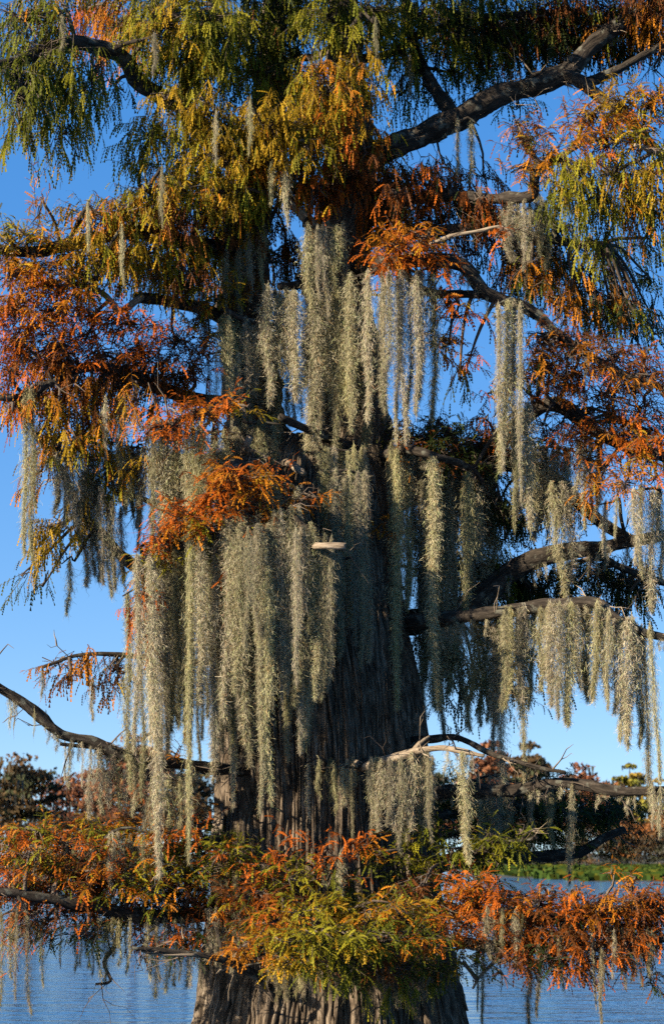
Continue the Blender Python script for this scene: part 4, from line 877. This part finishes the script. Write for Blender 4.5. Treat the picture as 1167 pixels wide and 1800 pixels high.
    rr = np.tile(np.array([[0.006, 0.0045, 0.003, 0.0010]]), (len(tw), 1))
    Vb, Qb, uvb = thin_tubes(tw, rr)
    # connecting branch
    dl = np.linalg.norm(C0 - anchor)
    sag = np.array([0, 0, 0.06 * dl])
    q1 = anchor + (C0 - anchor) * .35 + sag + rng.normal(0, .02, 3); q2 = anchor + (C0 - anchor) * .7 + sag + rng.normal(0, .02, 3)
    Vc, Fcc, uvc, _, _ = tube([anchor, q1, q2, C0], [0.016, .013, .010, .006], 6, 0.08, 0.02, 0.1, ci)
    nV = len(Vb)
    o = mesh_obj('twig_cluster', np.vstack([Vb, Vc]), [Qb] + [f + nV for f in Fcc], M_twig, None, uv=np.vstack([uvb, uvc]), kind='stuff')
    o.parent = lo
# short bare side twigs and snags along the limbs
for key, (o, C, RR) in LIMBS.items():
    if key == 'topFront': continue
    if key.startswith('stem'): nt2 = 14
    else: nt2 = int(len(C) * 0.22) + 2
    tw = []
    for k in range(nt2):
        i = int(rng.integers(1, len(C) - 1))
        T = C[i + 1] - C[i - 1]; T = T / (np.linalg.norm(T) + 1e-9)
        g = T * .7 + rng.normal(0, .7, 3) + np.array([0, -.2, 0]); g -= T * g.dot(T) * .3; g /= np.linalg.norm(g)
        L = rng.uniform(.06, .32) * (1 if rng.random() < .7 else 1.6)
        p0 = C[i] + g * RR[i] * .5
        q1 = p0 + g * L * .4 + rng.normal(0, .02, 3); q2 = q1 + g * L * .3 + rng.normal(0, .03, 3); q3 = q2 + g * L * .3 + rng.normal(0, .04, 3) + DOWN * L * .12
        tw.append(np.array([p0, q1, q2, q3]))
        e = g + rng.normal(0, .6, 3); e /= np.linalg.norm(e)
        tw.append(np.array([q1, q1 + e * L * .2, q1 + e * L * .35 + rng.normal(0, .02, 3), q1 + e * L * .5 + DOWN * L * .1 + rng.normal(0, .02, 3)]))
    tw = np.array(tw)
    Vb, Qb, uvb = thin_tubes(tw, np.tile(np.array([[0.006, 0.0042, 0.003, 0.0012]]), (len(tw), 1)) * rng.uniform(.6, 1.4, (len(tw), 1)))
    mesh_obj('twig_cluster', Vb, Qb, M_twig if rng.random() < .6 else M_dead, None, uv=uvb, kind='stuff').parent = o


# ------------------------------------------------------------------ hanging moss
def rope(top, length, rad, seed, dens=1.0, tone=1.0, lean=0.0):
    """one hanging rope of curly strands: verts, faces, colours"""
    r = np.random.default_rng(seed)
    area = (length / PXM) * (2 * rad / PXM)
    n_ = int(max(60, dens * 0.74 * area))
    t_ = r.random(n_) ** 1.12
    ph = r.uniform(0, 6.28, 6)
    ax = rad * 0.7
    def centre(t):
        return np.c_[ax * (np.sin(t * 5 + ph[0]) * .6 + np.sin(t * 11 + ph[1]) * .35) * t + lean * length * t,
                     ax * (np.sin(t * 4 + ph[2]) * .6 + np.sin(t * 9 + ph[3]) * .3) * t, -length * t]
    lump = 0.62 + 0.7 * vnoise(np.c_[t_ * length * 4.5, np.full(n_, seed % 97), np.zeros(n_)], 8)
    prof = np.minimum(1, 0.2 + t_ * length * 4.0 + t_ * 1.5) * (0.13 + 0.87 * np.clip((1.0 - t_) / 0.5, 0, 1) ** 0.85) * lump
    # loose side strands make the outline ragged
    a = r.uniform(0, 6.28, n_)
    rr = rad * prof * np.minimum(np.abs(r.normal(0, .62, n_)), 1.9)
    P = top + centre(t_) + np.c_[np.cos(a) * rr, np.sin(a) * rr, r.normal(0, .01, n_)]
    L = r.uniform(0.022, 0.062, n_) * np.where(r.random(n_) < .05, 1.9, 1.0)
    o_ = np.c_[np.cos(a), np.sin(a), np.zeros(n_)]
    d1 = DOWN * r.uniform(.5, 1.3, (n_, 1)) + o_ * r.uniform(-.3, .6, (n_, 1)) + r.normal(0, .40, (n_, 3))
    d1 /= np.linalg.norm(d1, axis=1)[:, None]
    d2 = d1 * .35 + r.normal(0, .7, (n_, 3)) + np.array([0, 0, -.35]) + o_ * .25
    d2 /= np.linalg.norm(d2, axis=1)[:, None]
    w_ = np.cross(d1, r.normal(0, 1, (n_, 3))); w_ /= np.linalg.norm(w_, axis=1)[:, None] + 1e-9
    ww = r.uniform(.0007, .0013, (n_, 1))
    d3 = d2 * .5 + r.normal(0, .75, (n_, 3)); d3 /= np.linalg.norm(d3, axis=1)[:, None]
    p1 = P + d1 * (L * .42)[:, None]; p2 = p1 + d2 * (L * .34)[:, None]; p3 = p2 + d3 * (L * .3)[:, None]
    V = np.stack([P - w_ * ww, P + w_ * ww, p1 + w_ * ww, p1 - w_ * ww, p2 + w_ * ww * .8, p2 - w_ * ww * .8, p3], 1).reshape(-1, 3)
    b = (np.arange(n_) * 7)[:, None]
    Q = np.vstack([b + np.array([0, 1, 2, 3]), b + np.array([3, 2, 4, 5])])
    T = b + np.array([5, 4, 6])
    base = np.array([0.385, 0.330, 0.228]) * tone
    cl = base * r.uniform(.7, 1.25, (n_, 1)) * np.where(r.random((n_, 1)) < .12, np.array([.8, .62, .5]), np.array([1.0, 1, 1]))
    gr = r.random((n_, 1)) < .25
    cl = np.where(gr, cl * np.array([.86, 1.0, .78]), cl)
    col = np.repeat(cl, 7, 0)
    tl = np.linspace(0, 1, 24)
    Vc, Qc, _ = thin_tubes((top + centre(tl))[None], np.linspace(.0022, .0008, 24)[None])
    return np.vstack([V, Vc]), [Q, T, Qc + len(V)], np.vstack([col, np.tile(base * .7, (len(Vc), 1))])


n_moss = 0
tri_moss = 0
R0 = 0.05
CLASSES = [0.20, 0.34, 0.56, 0.90, 1.35, 1.95, 2.75]
TEMPLATES = {}


def template(length, sparse):
    """strand meshes are shared: a few of each length, turned and stretched a little from hank to hank"""
    ci_ = int(np.argmin([abs(math.log(length / c)) for c in CLASSES]))
    key = (ci_, sparse, int(rng.integers(2 if sparse else 3)))
    if key not in TEMPLATES:
        V, Fx, Cc = rope(np.zeros(3), CLASSES[ci_], R0, 900 + len(TEMPLATES) * 17, 0.5 if sparse else 1.0)
        tmp = mesh_obj('strand', V, Fx, M_moss, None, col=Cc)
        TEMPLATES[key] = tmp.data
        bpy.data.objects.remove(tmp)
    return TEMPLATES[key], CLASSES[ci_]


WOOD = np.vstack([ALLC, TG[::6, ::10].reshape(-1, 3)])
WKEY = np.concatenate([ALLK, np.full(len(WOOD) - len(ALLC), -1)])


def carrier(x0, x1, yt, d, slope):
    """a thin branch from the nearest wood along the top of a hank that would otherwise hang in the air"""
    cx = (x0 + x1) / 2
    a, b_ = at(x0 - 4, yt - slope * (cx - x0), d), at(x1 + 4, yt + slope * (x1 - cx), d)
    c_ = (a + b_) / 2
    dd = np.linalg.norm(WOOD - c_, axis=1)
    j = int(np.argmin(dd))
    if dd[j] < 0.10:
        return
    p = WOOD[j]
    if np.linalg.norm(p - a) > np.linalg.norm(p - b_):
        a, b_ = b_, a
    u = np.array([0, 0, .03])
    pts = [p, (p + a) / 2 + u + rng.normal(0, .025, 3), a + rng.normal(0, .01, 3), (a + b_) / 2 + rng.normal(0, .015, 3) + u * .4, b_ + (b_ - a) * .25 + DOWN * .03]
    V, Fx, uv, _, _ = tube(pts, [.016, .013, .011, .009, .004], 7, .05, .02, .16, int(cx))
    o = mesh_obj('branch', V, Fx, M_limb, None, uv=uv, smooth=True)
    o.parent = trunk if WKEY[j] < 0 else LIMBS[KEYS[WKEY[j]]][0]


def moss(label, x0, x1, yt, yb, d, n=None, rw=14, dens=1.0, group=None, tone=1.0, slope=0.0, minf=0.6, lens=None, lean=0.0):
    """a hank of moss from x0..x1 along its branch, longest rope reaching yb; slope: top drops along x"""
    global n_moss, tri_moss
    if n is None or n > 2:
        n = max(1, int(round((x1 - x0) / 9.0)))
    cx = (x0 + x1) / 2
    top = at(cx, yt, d)
    y = D0 + d
    carrier(x0, x1, yt, d, slope)
    xs = [cx] if n == 1 else np.linspace(x0, x1, n) + rng.normal(0, (x1 - x0) / n * .25, n)
    best = int(rng.integers(n))
    root = None
    if n > 1:
        root = empty('spanish_moss', top)
        tag(root, label, 'moss', group or 'hanks of hanging moss')
    for k in range(n):
        yk = yt - 5 + slope * (xs[k] - cx) + rng.normal(0, 4)
        f = 1.0 if k == best else rng.uniform(minf, .97)
        if lens: f = float(np.interp(k / max(1, n - 1), np.linspace(0, 1, len(lens)), lens)) * rng.uniform(.8, 1.03)
        Lk = (yb - yt) * f * y / F
        dk = d - .03 + rng.normal(0, .07) if n > 1 else d - .03
        rad = rw * (rng.uniform(.42, .95) if n > 1 else .9) * y / F
        tp = at(xs[k], yk, dk)
        me, Lc = template(Lk, dens < 0.75)
        o = bpy.data.objects.new('strand' if root is not None else 'spanish_moss', me)
        link(o, root)
        o.location = tp if root is None else tp - np.asarray(root.location)
        q = Matrix.Rotation(-lean + rng.normal(0, .012), 4, 'Y') @ Matrix.Rotation(rng.uniform(0, 6.28), 4, 'Z')
        o.rotation_euler = q.to_euler()
        o.scale = (rad / R0, rad / R0, Lk / Lc)
        gq = rng.uniform(0, 1) ** 1.5      # from silver to olive
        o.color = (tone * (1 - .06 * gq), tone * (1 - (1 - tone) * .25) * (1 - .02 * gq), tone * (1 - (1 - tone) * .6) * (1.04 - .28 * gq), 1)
        if root is None:
            tag(o, label, 'moss', group or 'hanks of hanging moss')
    n_moss += 1


GC = 'moss curtain over the lit side of the trunk'
# left curtain in front of the trunk
moss('longest grey moss rope of all, its tip reaching down below the orange low branches', 244, 262, 985, 1660, -1.42, 2, 17, 1.1, GC, lens=[.62, 1.0])
moss('pale moss hank at the outer edge of the curtain beside the open sky', 226, 244, 1040, 1400, -1.15, 2, 15, 1.0, GC)
moss('wide moss hank under the lowest red leaves of the curtain branch', 270, 312, 955, 1385, -1.28, 3, 17, 1.1, GC)
moss('thick moss rope ending in a thin point above the green low leaves', 333, 348, 930, 1520, -1.5, 2, 18, 1.1, GC, lens=[1.0, .72])
for (lb, a, b_, yt, yb, d, rw) in (
        ('moss hank filling the gap between the thick pointed rope and the lit bark rib', 355, 395, 940, 1330, -1.42, 17), ('moss hank hugging the bark behind the thick pointed rope', 375, 400, 940, 1420, -1.2, 16),
        ('moss hank over the lit bark rib below the front red leaves', 400, 450, 915, 1345, -1.5, 17), ('moss hank between the thick rope before the dark fold and the bleached stub', 480, 525, 900, 1335, -1.5, 17),
        ('shorter moss hank at the foot of the bleached stub', 500, 545, 930, 1210, -1.6, 16), ('moss hank between the red leaf tips and the thick pointed rope', 295, 345, 930, 1300, -1.3, 17),
        ('short moss hank above the thick rope before the dark fold', 425, 470, 930, 1180, -1.6, 16), ('moss hank under the bleached stub at the edge of the curtain', 535, 585, 950, 1295, -1.5, 17),
        ('moss hank tight against the trunk above the lit bark rib', 410, 440, 1000, 1300, -1.2, 15), ('moss hank low on the trunk beneath the bleached stub', 500, 550, 1080, 1330, -1.2, 15)):
    moss(lb, a, b_, yt, yb, d, None, rw, 1.0, GC)
moss('thick moss rope before the dark fold of the trunk, ending above the green leaves', 455, 473, 1000, 1505, -1.55, 2, 19, 1.2, GC, lens=[1.0, .8])
moss('moss hank on the bleached stub that juts from the trunk', 520, 562, 958, 1240, -1.1, 3, 15, 1.0, GC)
moss('yellowish moss ropes on the shaded trunk past the tip of the bleached stub', 592, 640, 830, 1225, -.85, 3, 14, .9, lens=[.98, .75, .9])
moss('short moss tuft round the collar of the broken stem', 570, 640, 790, 1000, -.65, 4, 14, .8)
moss('moss hank running down the dark trunk under the collar', 600, 630, 980, 1180, -.95, 2, 13, .8)
# big light curtain left
moss('broad sunlit moss curtain under the bright red front leaves', 275, 350, 745, 1005, -1.3, 5, 20, 1.3, minf=.75)
moss('moss hank behind the front red leaves near the stem', 360, 420, 760, 940, -.9, 4, 17, 1.0)
moss('moss mass hanging in the front red and orange leaves', 440, 530, 860, 1010, -1.2, 5, 17, .9)
moss('moss hank on the stem just under the front leaves', 440, 480, 740, 900, -.6, 3, 16, .9)
# upper centre
moss('long moss rope in front of the bare upper stem', 622, 648, 485, 775, -.75, 2, 17, 1.2, lens=[.94, 1.0])
moss('large bright moss curtain below the orange leaves on the shaded side of the stem', 672, 730, 478, 800, -.85, 4, 19, 1.3, lens=[.75, 1.0, .95, .8])
moss('thin bright moss ropes at the outer side of the large curtain', 738, 762, 478, 740, -.8, 2, 15, 1.1)
moss('shaded moss hank close against the upper stem', 640, 670, 520, 830, -.4, 2, 17, 1.0)
moss('shaded moss ropes covering the front of the upper stem', 545, 605, 520, 860, -.55, 4, 18, 1.0)
moss('mossy wrap hanging from the bleached limb', 540, 600, 400, 560, -.6, 4, 14, .9)
moss('pale moss hank among the gold and rust leaves over the bleached limb', 482, 508, 290, 395, -.75, 2, 13, 1.1)
moss('moss hank under the dark cross branch between the two stems', 470, 535, 515, 720, -.5, 4, 18, 1.0)
moss('moss mat hanging in the gap between the two stems', 480, 530, 600, 790, -.2, 3, 17, .7)
moss('pale moss hank on the lit face of the thinner stem', 400, 420, 440, 560, -.45, 2, 14, 1.0)
moss('pale moss hank between the thinner stem and the bleached limb', 440, 462, 400, 520, -.45, 2, 13, 1.0)
moss('slim lone moss rope out from the sunlit side of the thinner stem', 345, 362, 440, 620, -.5, 1, 16, 1.0)
moss('shaded moss hank below the pale cross branch', 390, 440, 560, 700, -.55, 3, 17, .9)
moss('moss hank hanging down the thinner stem below the fork branch', 425, 470, 600, 790, -.4, 3, 17, .9)
moss('thin moss strands in the shaded rust leaves by the thinner stem', 370, 420, 620, 760, -.5, 3, 14, .7)
moss('small moss tuft hanging where the thick bare upper limb forks', 806, 830, 215, 320, -.1, 2, 13, 1.0)
moss('shaded moss hank beneath the kneed limb', 890, 960, 350, 470, -.45, 4, 15, .8)
moss('thin moss strand in the green leaves over the dark bent top limb', 268, 276, 60, 130, -1.1, 1, 7, 1.0)
for (a, yt, yb, d) in ((155, 360, 440, -1.25), (285, 300, 400, -1.2), (440, 180, 270, -1.0), (660, 40, 100, -.8), (380, 200, 290, -1.0), (215, 400, 500, -1.2), (720, 100, 170, 0), (110, 20, 90, -1.2)):
    moss('thin short moss strand among the upper green and gold leaves', a, a, yt, yb, d, 1, 6, .9, 'thin strands in the upper leaves')
# left airy
moss('long thin moss rope at the outer end of the rust leaved limb over open sky', 44, 56, 690, 1020, -1.2, 2, 13, 1.0, lens=[.9, 1.0])
moss('pale moss hank under the broad rust leaf mass', 188, 212, 700, 835, -1.0, 2, 14, 1.0)
moss('moss drape along the bent limb over the open sky', 150, 212, 860, 1060, -.8, 4, 15, .9, slope=1.0)
moss('moss hank above the yellow green leaf clump over open sky', 105, 140, 770, 965, -1.0, 3, 15, .9)
moss('thin dangling moss strand beneath the yellow green clump', 118, 128, 985, 1080, -.9, 1, 9, .9)
moss('moss hank between the bent limb and the broad sunlit curtain', 215, 265, 790, 960, -.8, 3, 16, .9)
moss('moss mass covering the crook of the bent limb', 155, 240, 800, 930, -.75, 5, 16, .8)
moss('ragged moss tuft at the tip of the bent limb', 70, 100, 800, 900, -1.05, 2, 13, .7)
moss('small moss wisp on the outer end of the bare leaning branch', 15, 28, 1220, 1285, -1.22, 2, 7, .6)
moss('faint moss wisps in the middle of the bare leaning branch', 60, 80, 1255, 1300, -1.15, 2, 5, .5)
moss('moss fringe on the spur of the bare leaning branch', 115, 145, 1305, 1385, -1.08, 3, 9, .7)
moss('moss fringe beneath the thick end of the bare leaning branch', 160, 235, 1318, 1440, -1.0, 5, 13, .6)
moss('thin moss strand below the middle of the small orange branch', 160, 166, 1205, 1275, -.68, 1, 7, .9)
moss('short strand at the tip of the small orange branch', 72, 78, 1180, 1225, -.8, 1, 6, .8)
moss('grey moss tangle between the curtain and the red low leaves', 255, 330, 1370, 1470, -1.0, 4, 16, .6)
# right
moss('long bright moss curtain hanging alone over the sky from the crooked limb', 878, 915, 535, 930, -.75, 3, 19, 1.25, lens=[.82, .95, 1.0])
moss('lower tail of moss beside the lone bright curtain', 908, 930, 720, 940, -.7, 2, 15, 1.0)
GD = 'dark moss ropes on the shaded side of the trunk'
for (lb, a, b_, yt, yb, d, rw) in (
        ('dark moss hank closest to the black side of the trunk', 700, 715, 810, 1140, -.3, 14), ('dark moss hank under the dark leaf mass near the trunk', 725, 760, 800, 1130, -.1, 17), ('long dark moss hank behind the single sunlit rope', 750, 790, 830, 1200, 0, 18),
        ('dark moss hank between the single sunlit rope and the curled hook branch', 790, 835, 830, 1080, .1, 18), ('dark moss hank beside the curled hook branch', 830, 870, 840, 1090, .25, 18), ('lower dark moss hank ending above the dark twig by the trunk', 735, 775, 1000, 1260, .05, 17),
        ('small moss tuft beside the red sprig on the trunk edge', 690, 705, 780, 930, -.5, 10), ('dark moss hank under the root of the mossy horizontal limb', 775, 810, 1090, 1300, .1, 17)):
    moss(lb, a, b_, yt, yb, d, None, rw, .9, GD)
moss('slim moss rope ending in a long thin tip beside the dark trunk', 692, 702, 800, 1255, -.55, 1, 13, 1.1, GD)
moss('sunlit moss rope in front of the dark curtain, tip over the level limb', 756, 766, 805, 1245, -.7, 1, 16, 1.1, GD)
moss('short sunlit moss rope at the outer edge of the dark curtain', 815, 830, 830, 1080, -.5, 1, 14, 1.1, GD)
moss('moss rope leaning out to the mossy horizontal limb', 968, 985, 850, 1065, -.2, 2, 15, 1.0, lean=.12)
moss('shaded moss hank under the thick dark limb with the hook branch', 940, 1000, 790, 950, .1, 4, 17, .8)
moss('moss hank under the orange leaves on the limb above the arching one', 1015, 1050, 770, 930, -.3, 3, 15, .9)
moss('moss hank under the red leaves, just above the outer arching limb', 1115, 1155, 860, 1070, -.7, 3, 16, 1.0)
moss('small moss tuft on the pale fork above the arching limb', 1060, 1085, 880, 970, -.5, 2, 11, .9)
moss('moss hank at the root of the mossy horizontal limb', 835, 880, 1085, 1330, -.5, 3, 18, 1.0, tone=.95)
moss('long moss rope ending over the far rust cypress', 868, 890, 1080, 1390, -.6, 2, 17, 1.1)
moss('slender moss rope next to the rope over the far rust cypress', 912, 926, 1075, 1370, -.8, 1, 11, 1.0)
moss('moss fringe under the pale bend of the mossy horizontal limb', 890, 960, 1070, 1250, -.85, 5, 15, 1.0)
moss('broad sunlit moss curtain under the mossy horizontal limb', 965, 1045, 1062, 1320, -1.0, 6, 17, 1.25, lens=[.7, .95, 1.0, .62, .75, .68])
moss('sloping moss curtain at the outer end of the mossy horizontal limb', 1050, 1130, 1090, 1330, -1.12, 6, 17, 1.15, slope=.35, lens=[.75, .7, .85, 1.0, .9, .8])
moss('last trailing moss rope at the outer end of the mossy horizontal limb', 1128, 1140, 1105, 1400, -1.15, 2, 14, 1.0, lean=.06)
moss('moss curtain hanging in a loop from the pale dead branch', 655, 760, 1330, 1500, -1.15, 7, 15, 1.2, slope=-.12, lens=[.95, .7, .85, 1.0, .95, .9, .8])
moss('single crooked moss rope at the tip of the pale dead branch', 808, 816, 1322, 1515, -1.38, 1, 13, 1.1, lean=.06)
moss('single thin moss rope on the level limb over the far rounded cypress', 1003, 1007, 1375, 1545, -.85, 1, 8, 1.1)
moss('dark moss hank under the level limb', 935, 965, 1385, 1490, -.55, 2, 15, .9)
moss('grey moss hank at the outer end of the level limb', 1145, 1175, 1385, 1470, -1.0, 3, 12, .9)
moss('dark moss wall between the trunk and the level limb', 840, 890, 1370, 1500, -.2, 3, 17, .7)
for key, label, n_, lo_, hi_, f0 in (('bareL', 'short moss fringe strung along the bare leaning branch', 26, .04, .16, .15), ('rightMoss', 'short fuzzy moss coat along the mossy horizontal limb', 46, .05, .2, .25), ('rightLevel', 'short moss coat along the level limb', 30, .04, .14, .2),
                                  ('midR', 'short moss bits along the limb with the lone bright curtain', 26, .04, .18, .3), ('rightLow', 'short moss bits along the arching dark limb above the mossy horizontal limb', 24, .05, .2, .35), ('upR', 'short moss wisps under the thick bare upper limb', 14, .04, .14, .2),
                                  ('lowLeft', 'ragged moss coat along the bent limb over the open sky', 40, .06, .3, .3), ('deadPale', 'thin moss fringe along the pale dead branch', 14, .04, .16, .4)):
    o_, C_, R_ = LIMBS[key]
    root = empty('spanish_moss', C_[len(C_) // 2])
    tag(root, label, 'moss', 'moss coats along limbs')
    for k in range(n_):
        i = int(len(C_) * (f0 + (1 - f0) * rng.random()) * .98)
        Lk = rng.uniform(lo_, hi_)
        me, Lc = template(Lk, True)
        so_ = bpy.data.objects.new('strand', me); link(so_, root)
        a_ = rng.uniform(-2.8, .4)
        so_.location = C_[i] + np.array([0, -math.cos(a_) * R_[i] * .6, math.sin(a_) * R_[i] * .6 + R_[i] * .3]) - np.asarray(root.location)
        so_.rotation_euler = (rng.normal(0, .1), rng.normal(0, .1), rng.uniform(0, 6.28))
        q_ = rng.uniform(.3, .7)
        so_.scale = (q_, q_, Lk / Lc)
moss('shaded moss backing behind the outer part of the curtain', 262, 330, 960, 1350, -.75, 5, 18, 1.0, GC)
moss('shaded moss backing against the lit edge of the trunk', 330, 400, 960, 1380, -.85, 5, 18, 1.0, GC)
moss('shaded moss backing behind the front red leaves', 280, 400, 800, 1010, -.7, 6, 18, .9, GC)
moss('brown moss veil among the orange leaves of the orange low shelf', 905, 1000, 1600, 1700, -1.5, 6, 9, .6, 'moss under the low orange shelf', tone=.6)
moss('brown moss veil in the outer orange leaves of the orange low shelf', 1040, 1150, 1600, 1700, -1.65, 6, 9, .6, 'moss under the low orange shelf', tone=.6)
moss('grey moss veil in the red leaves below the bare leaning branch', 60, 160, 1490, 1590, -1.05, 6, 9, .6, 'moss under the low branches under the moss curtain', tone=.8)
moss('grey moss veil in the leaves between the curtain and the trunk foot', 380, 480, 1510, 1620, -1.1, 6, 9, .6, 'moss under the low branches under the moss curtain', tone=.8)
# trunk tufts
moss('small moss tuft above the red sprig on the trunk', 580, 625, 1345, 1430, -1.0, 3, 12, .6)
moss('small grey moss tuft under the red sprig on the trunk', 575, 600, 1510, 1580, -1.35, 2, 12, .8)
moss('moss strips clinging to the lit trunk rib', 540, 570, 1340, 1440, -.95, 2, 10, .5)
moss('moss patch beside the dead pale branch where it leaves the trunk', 620, 650, 1350, 1480, -.95, 2, 12, .6)
# under the low shelf
GB_ = 'moss under the low branches under the moss curtain'
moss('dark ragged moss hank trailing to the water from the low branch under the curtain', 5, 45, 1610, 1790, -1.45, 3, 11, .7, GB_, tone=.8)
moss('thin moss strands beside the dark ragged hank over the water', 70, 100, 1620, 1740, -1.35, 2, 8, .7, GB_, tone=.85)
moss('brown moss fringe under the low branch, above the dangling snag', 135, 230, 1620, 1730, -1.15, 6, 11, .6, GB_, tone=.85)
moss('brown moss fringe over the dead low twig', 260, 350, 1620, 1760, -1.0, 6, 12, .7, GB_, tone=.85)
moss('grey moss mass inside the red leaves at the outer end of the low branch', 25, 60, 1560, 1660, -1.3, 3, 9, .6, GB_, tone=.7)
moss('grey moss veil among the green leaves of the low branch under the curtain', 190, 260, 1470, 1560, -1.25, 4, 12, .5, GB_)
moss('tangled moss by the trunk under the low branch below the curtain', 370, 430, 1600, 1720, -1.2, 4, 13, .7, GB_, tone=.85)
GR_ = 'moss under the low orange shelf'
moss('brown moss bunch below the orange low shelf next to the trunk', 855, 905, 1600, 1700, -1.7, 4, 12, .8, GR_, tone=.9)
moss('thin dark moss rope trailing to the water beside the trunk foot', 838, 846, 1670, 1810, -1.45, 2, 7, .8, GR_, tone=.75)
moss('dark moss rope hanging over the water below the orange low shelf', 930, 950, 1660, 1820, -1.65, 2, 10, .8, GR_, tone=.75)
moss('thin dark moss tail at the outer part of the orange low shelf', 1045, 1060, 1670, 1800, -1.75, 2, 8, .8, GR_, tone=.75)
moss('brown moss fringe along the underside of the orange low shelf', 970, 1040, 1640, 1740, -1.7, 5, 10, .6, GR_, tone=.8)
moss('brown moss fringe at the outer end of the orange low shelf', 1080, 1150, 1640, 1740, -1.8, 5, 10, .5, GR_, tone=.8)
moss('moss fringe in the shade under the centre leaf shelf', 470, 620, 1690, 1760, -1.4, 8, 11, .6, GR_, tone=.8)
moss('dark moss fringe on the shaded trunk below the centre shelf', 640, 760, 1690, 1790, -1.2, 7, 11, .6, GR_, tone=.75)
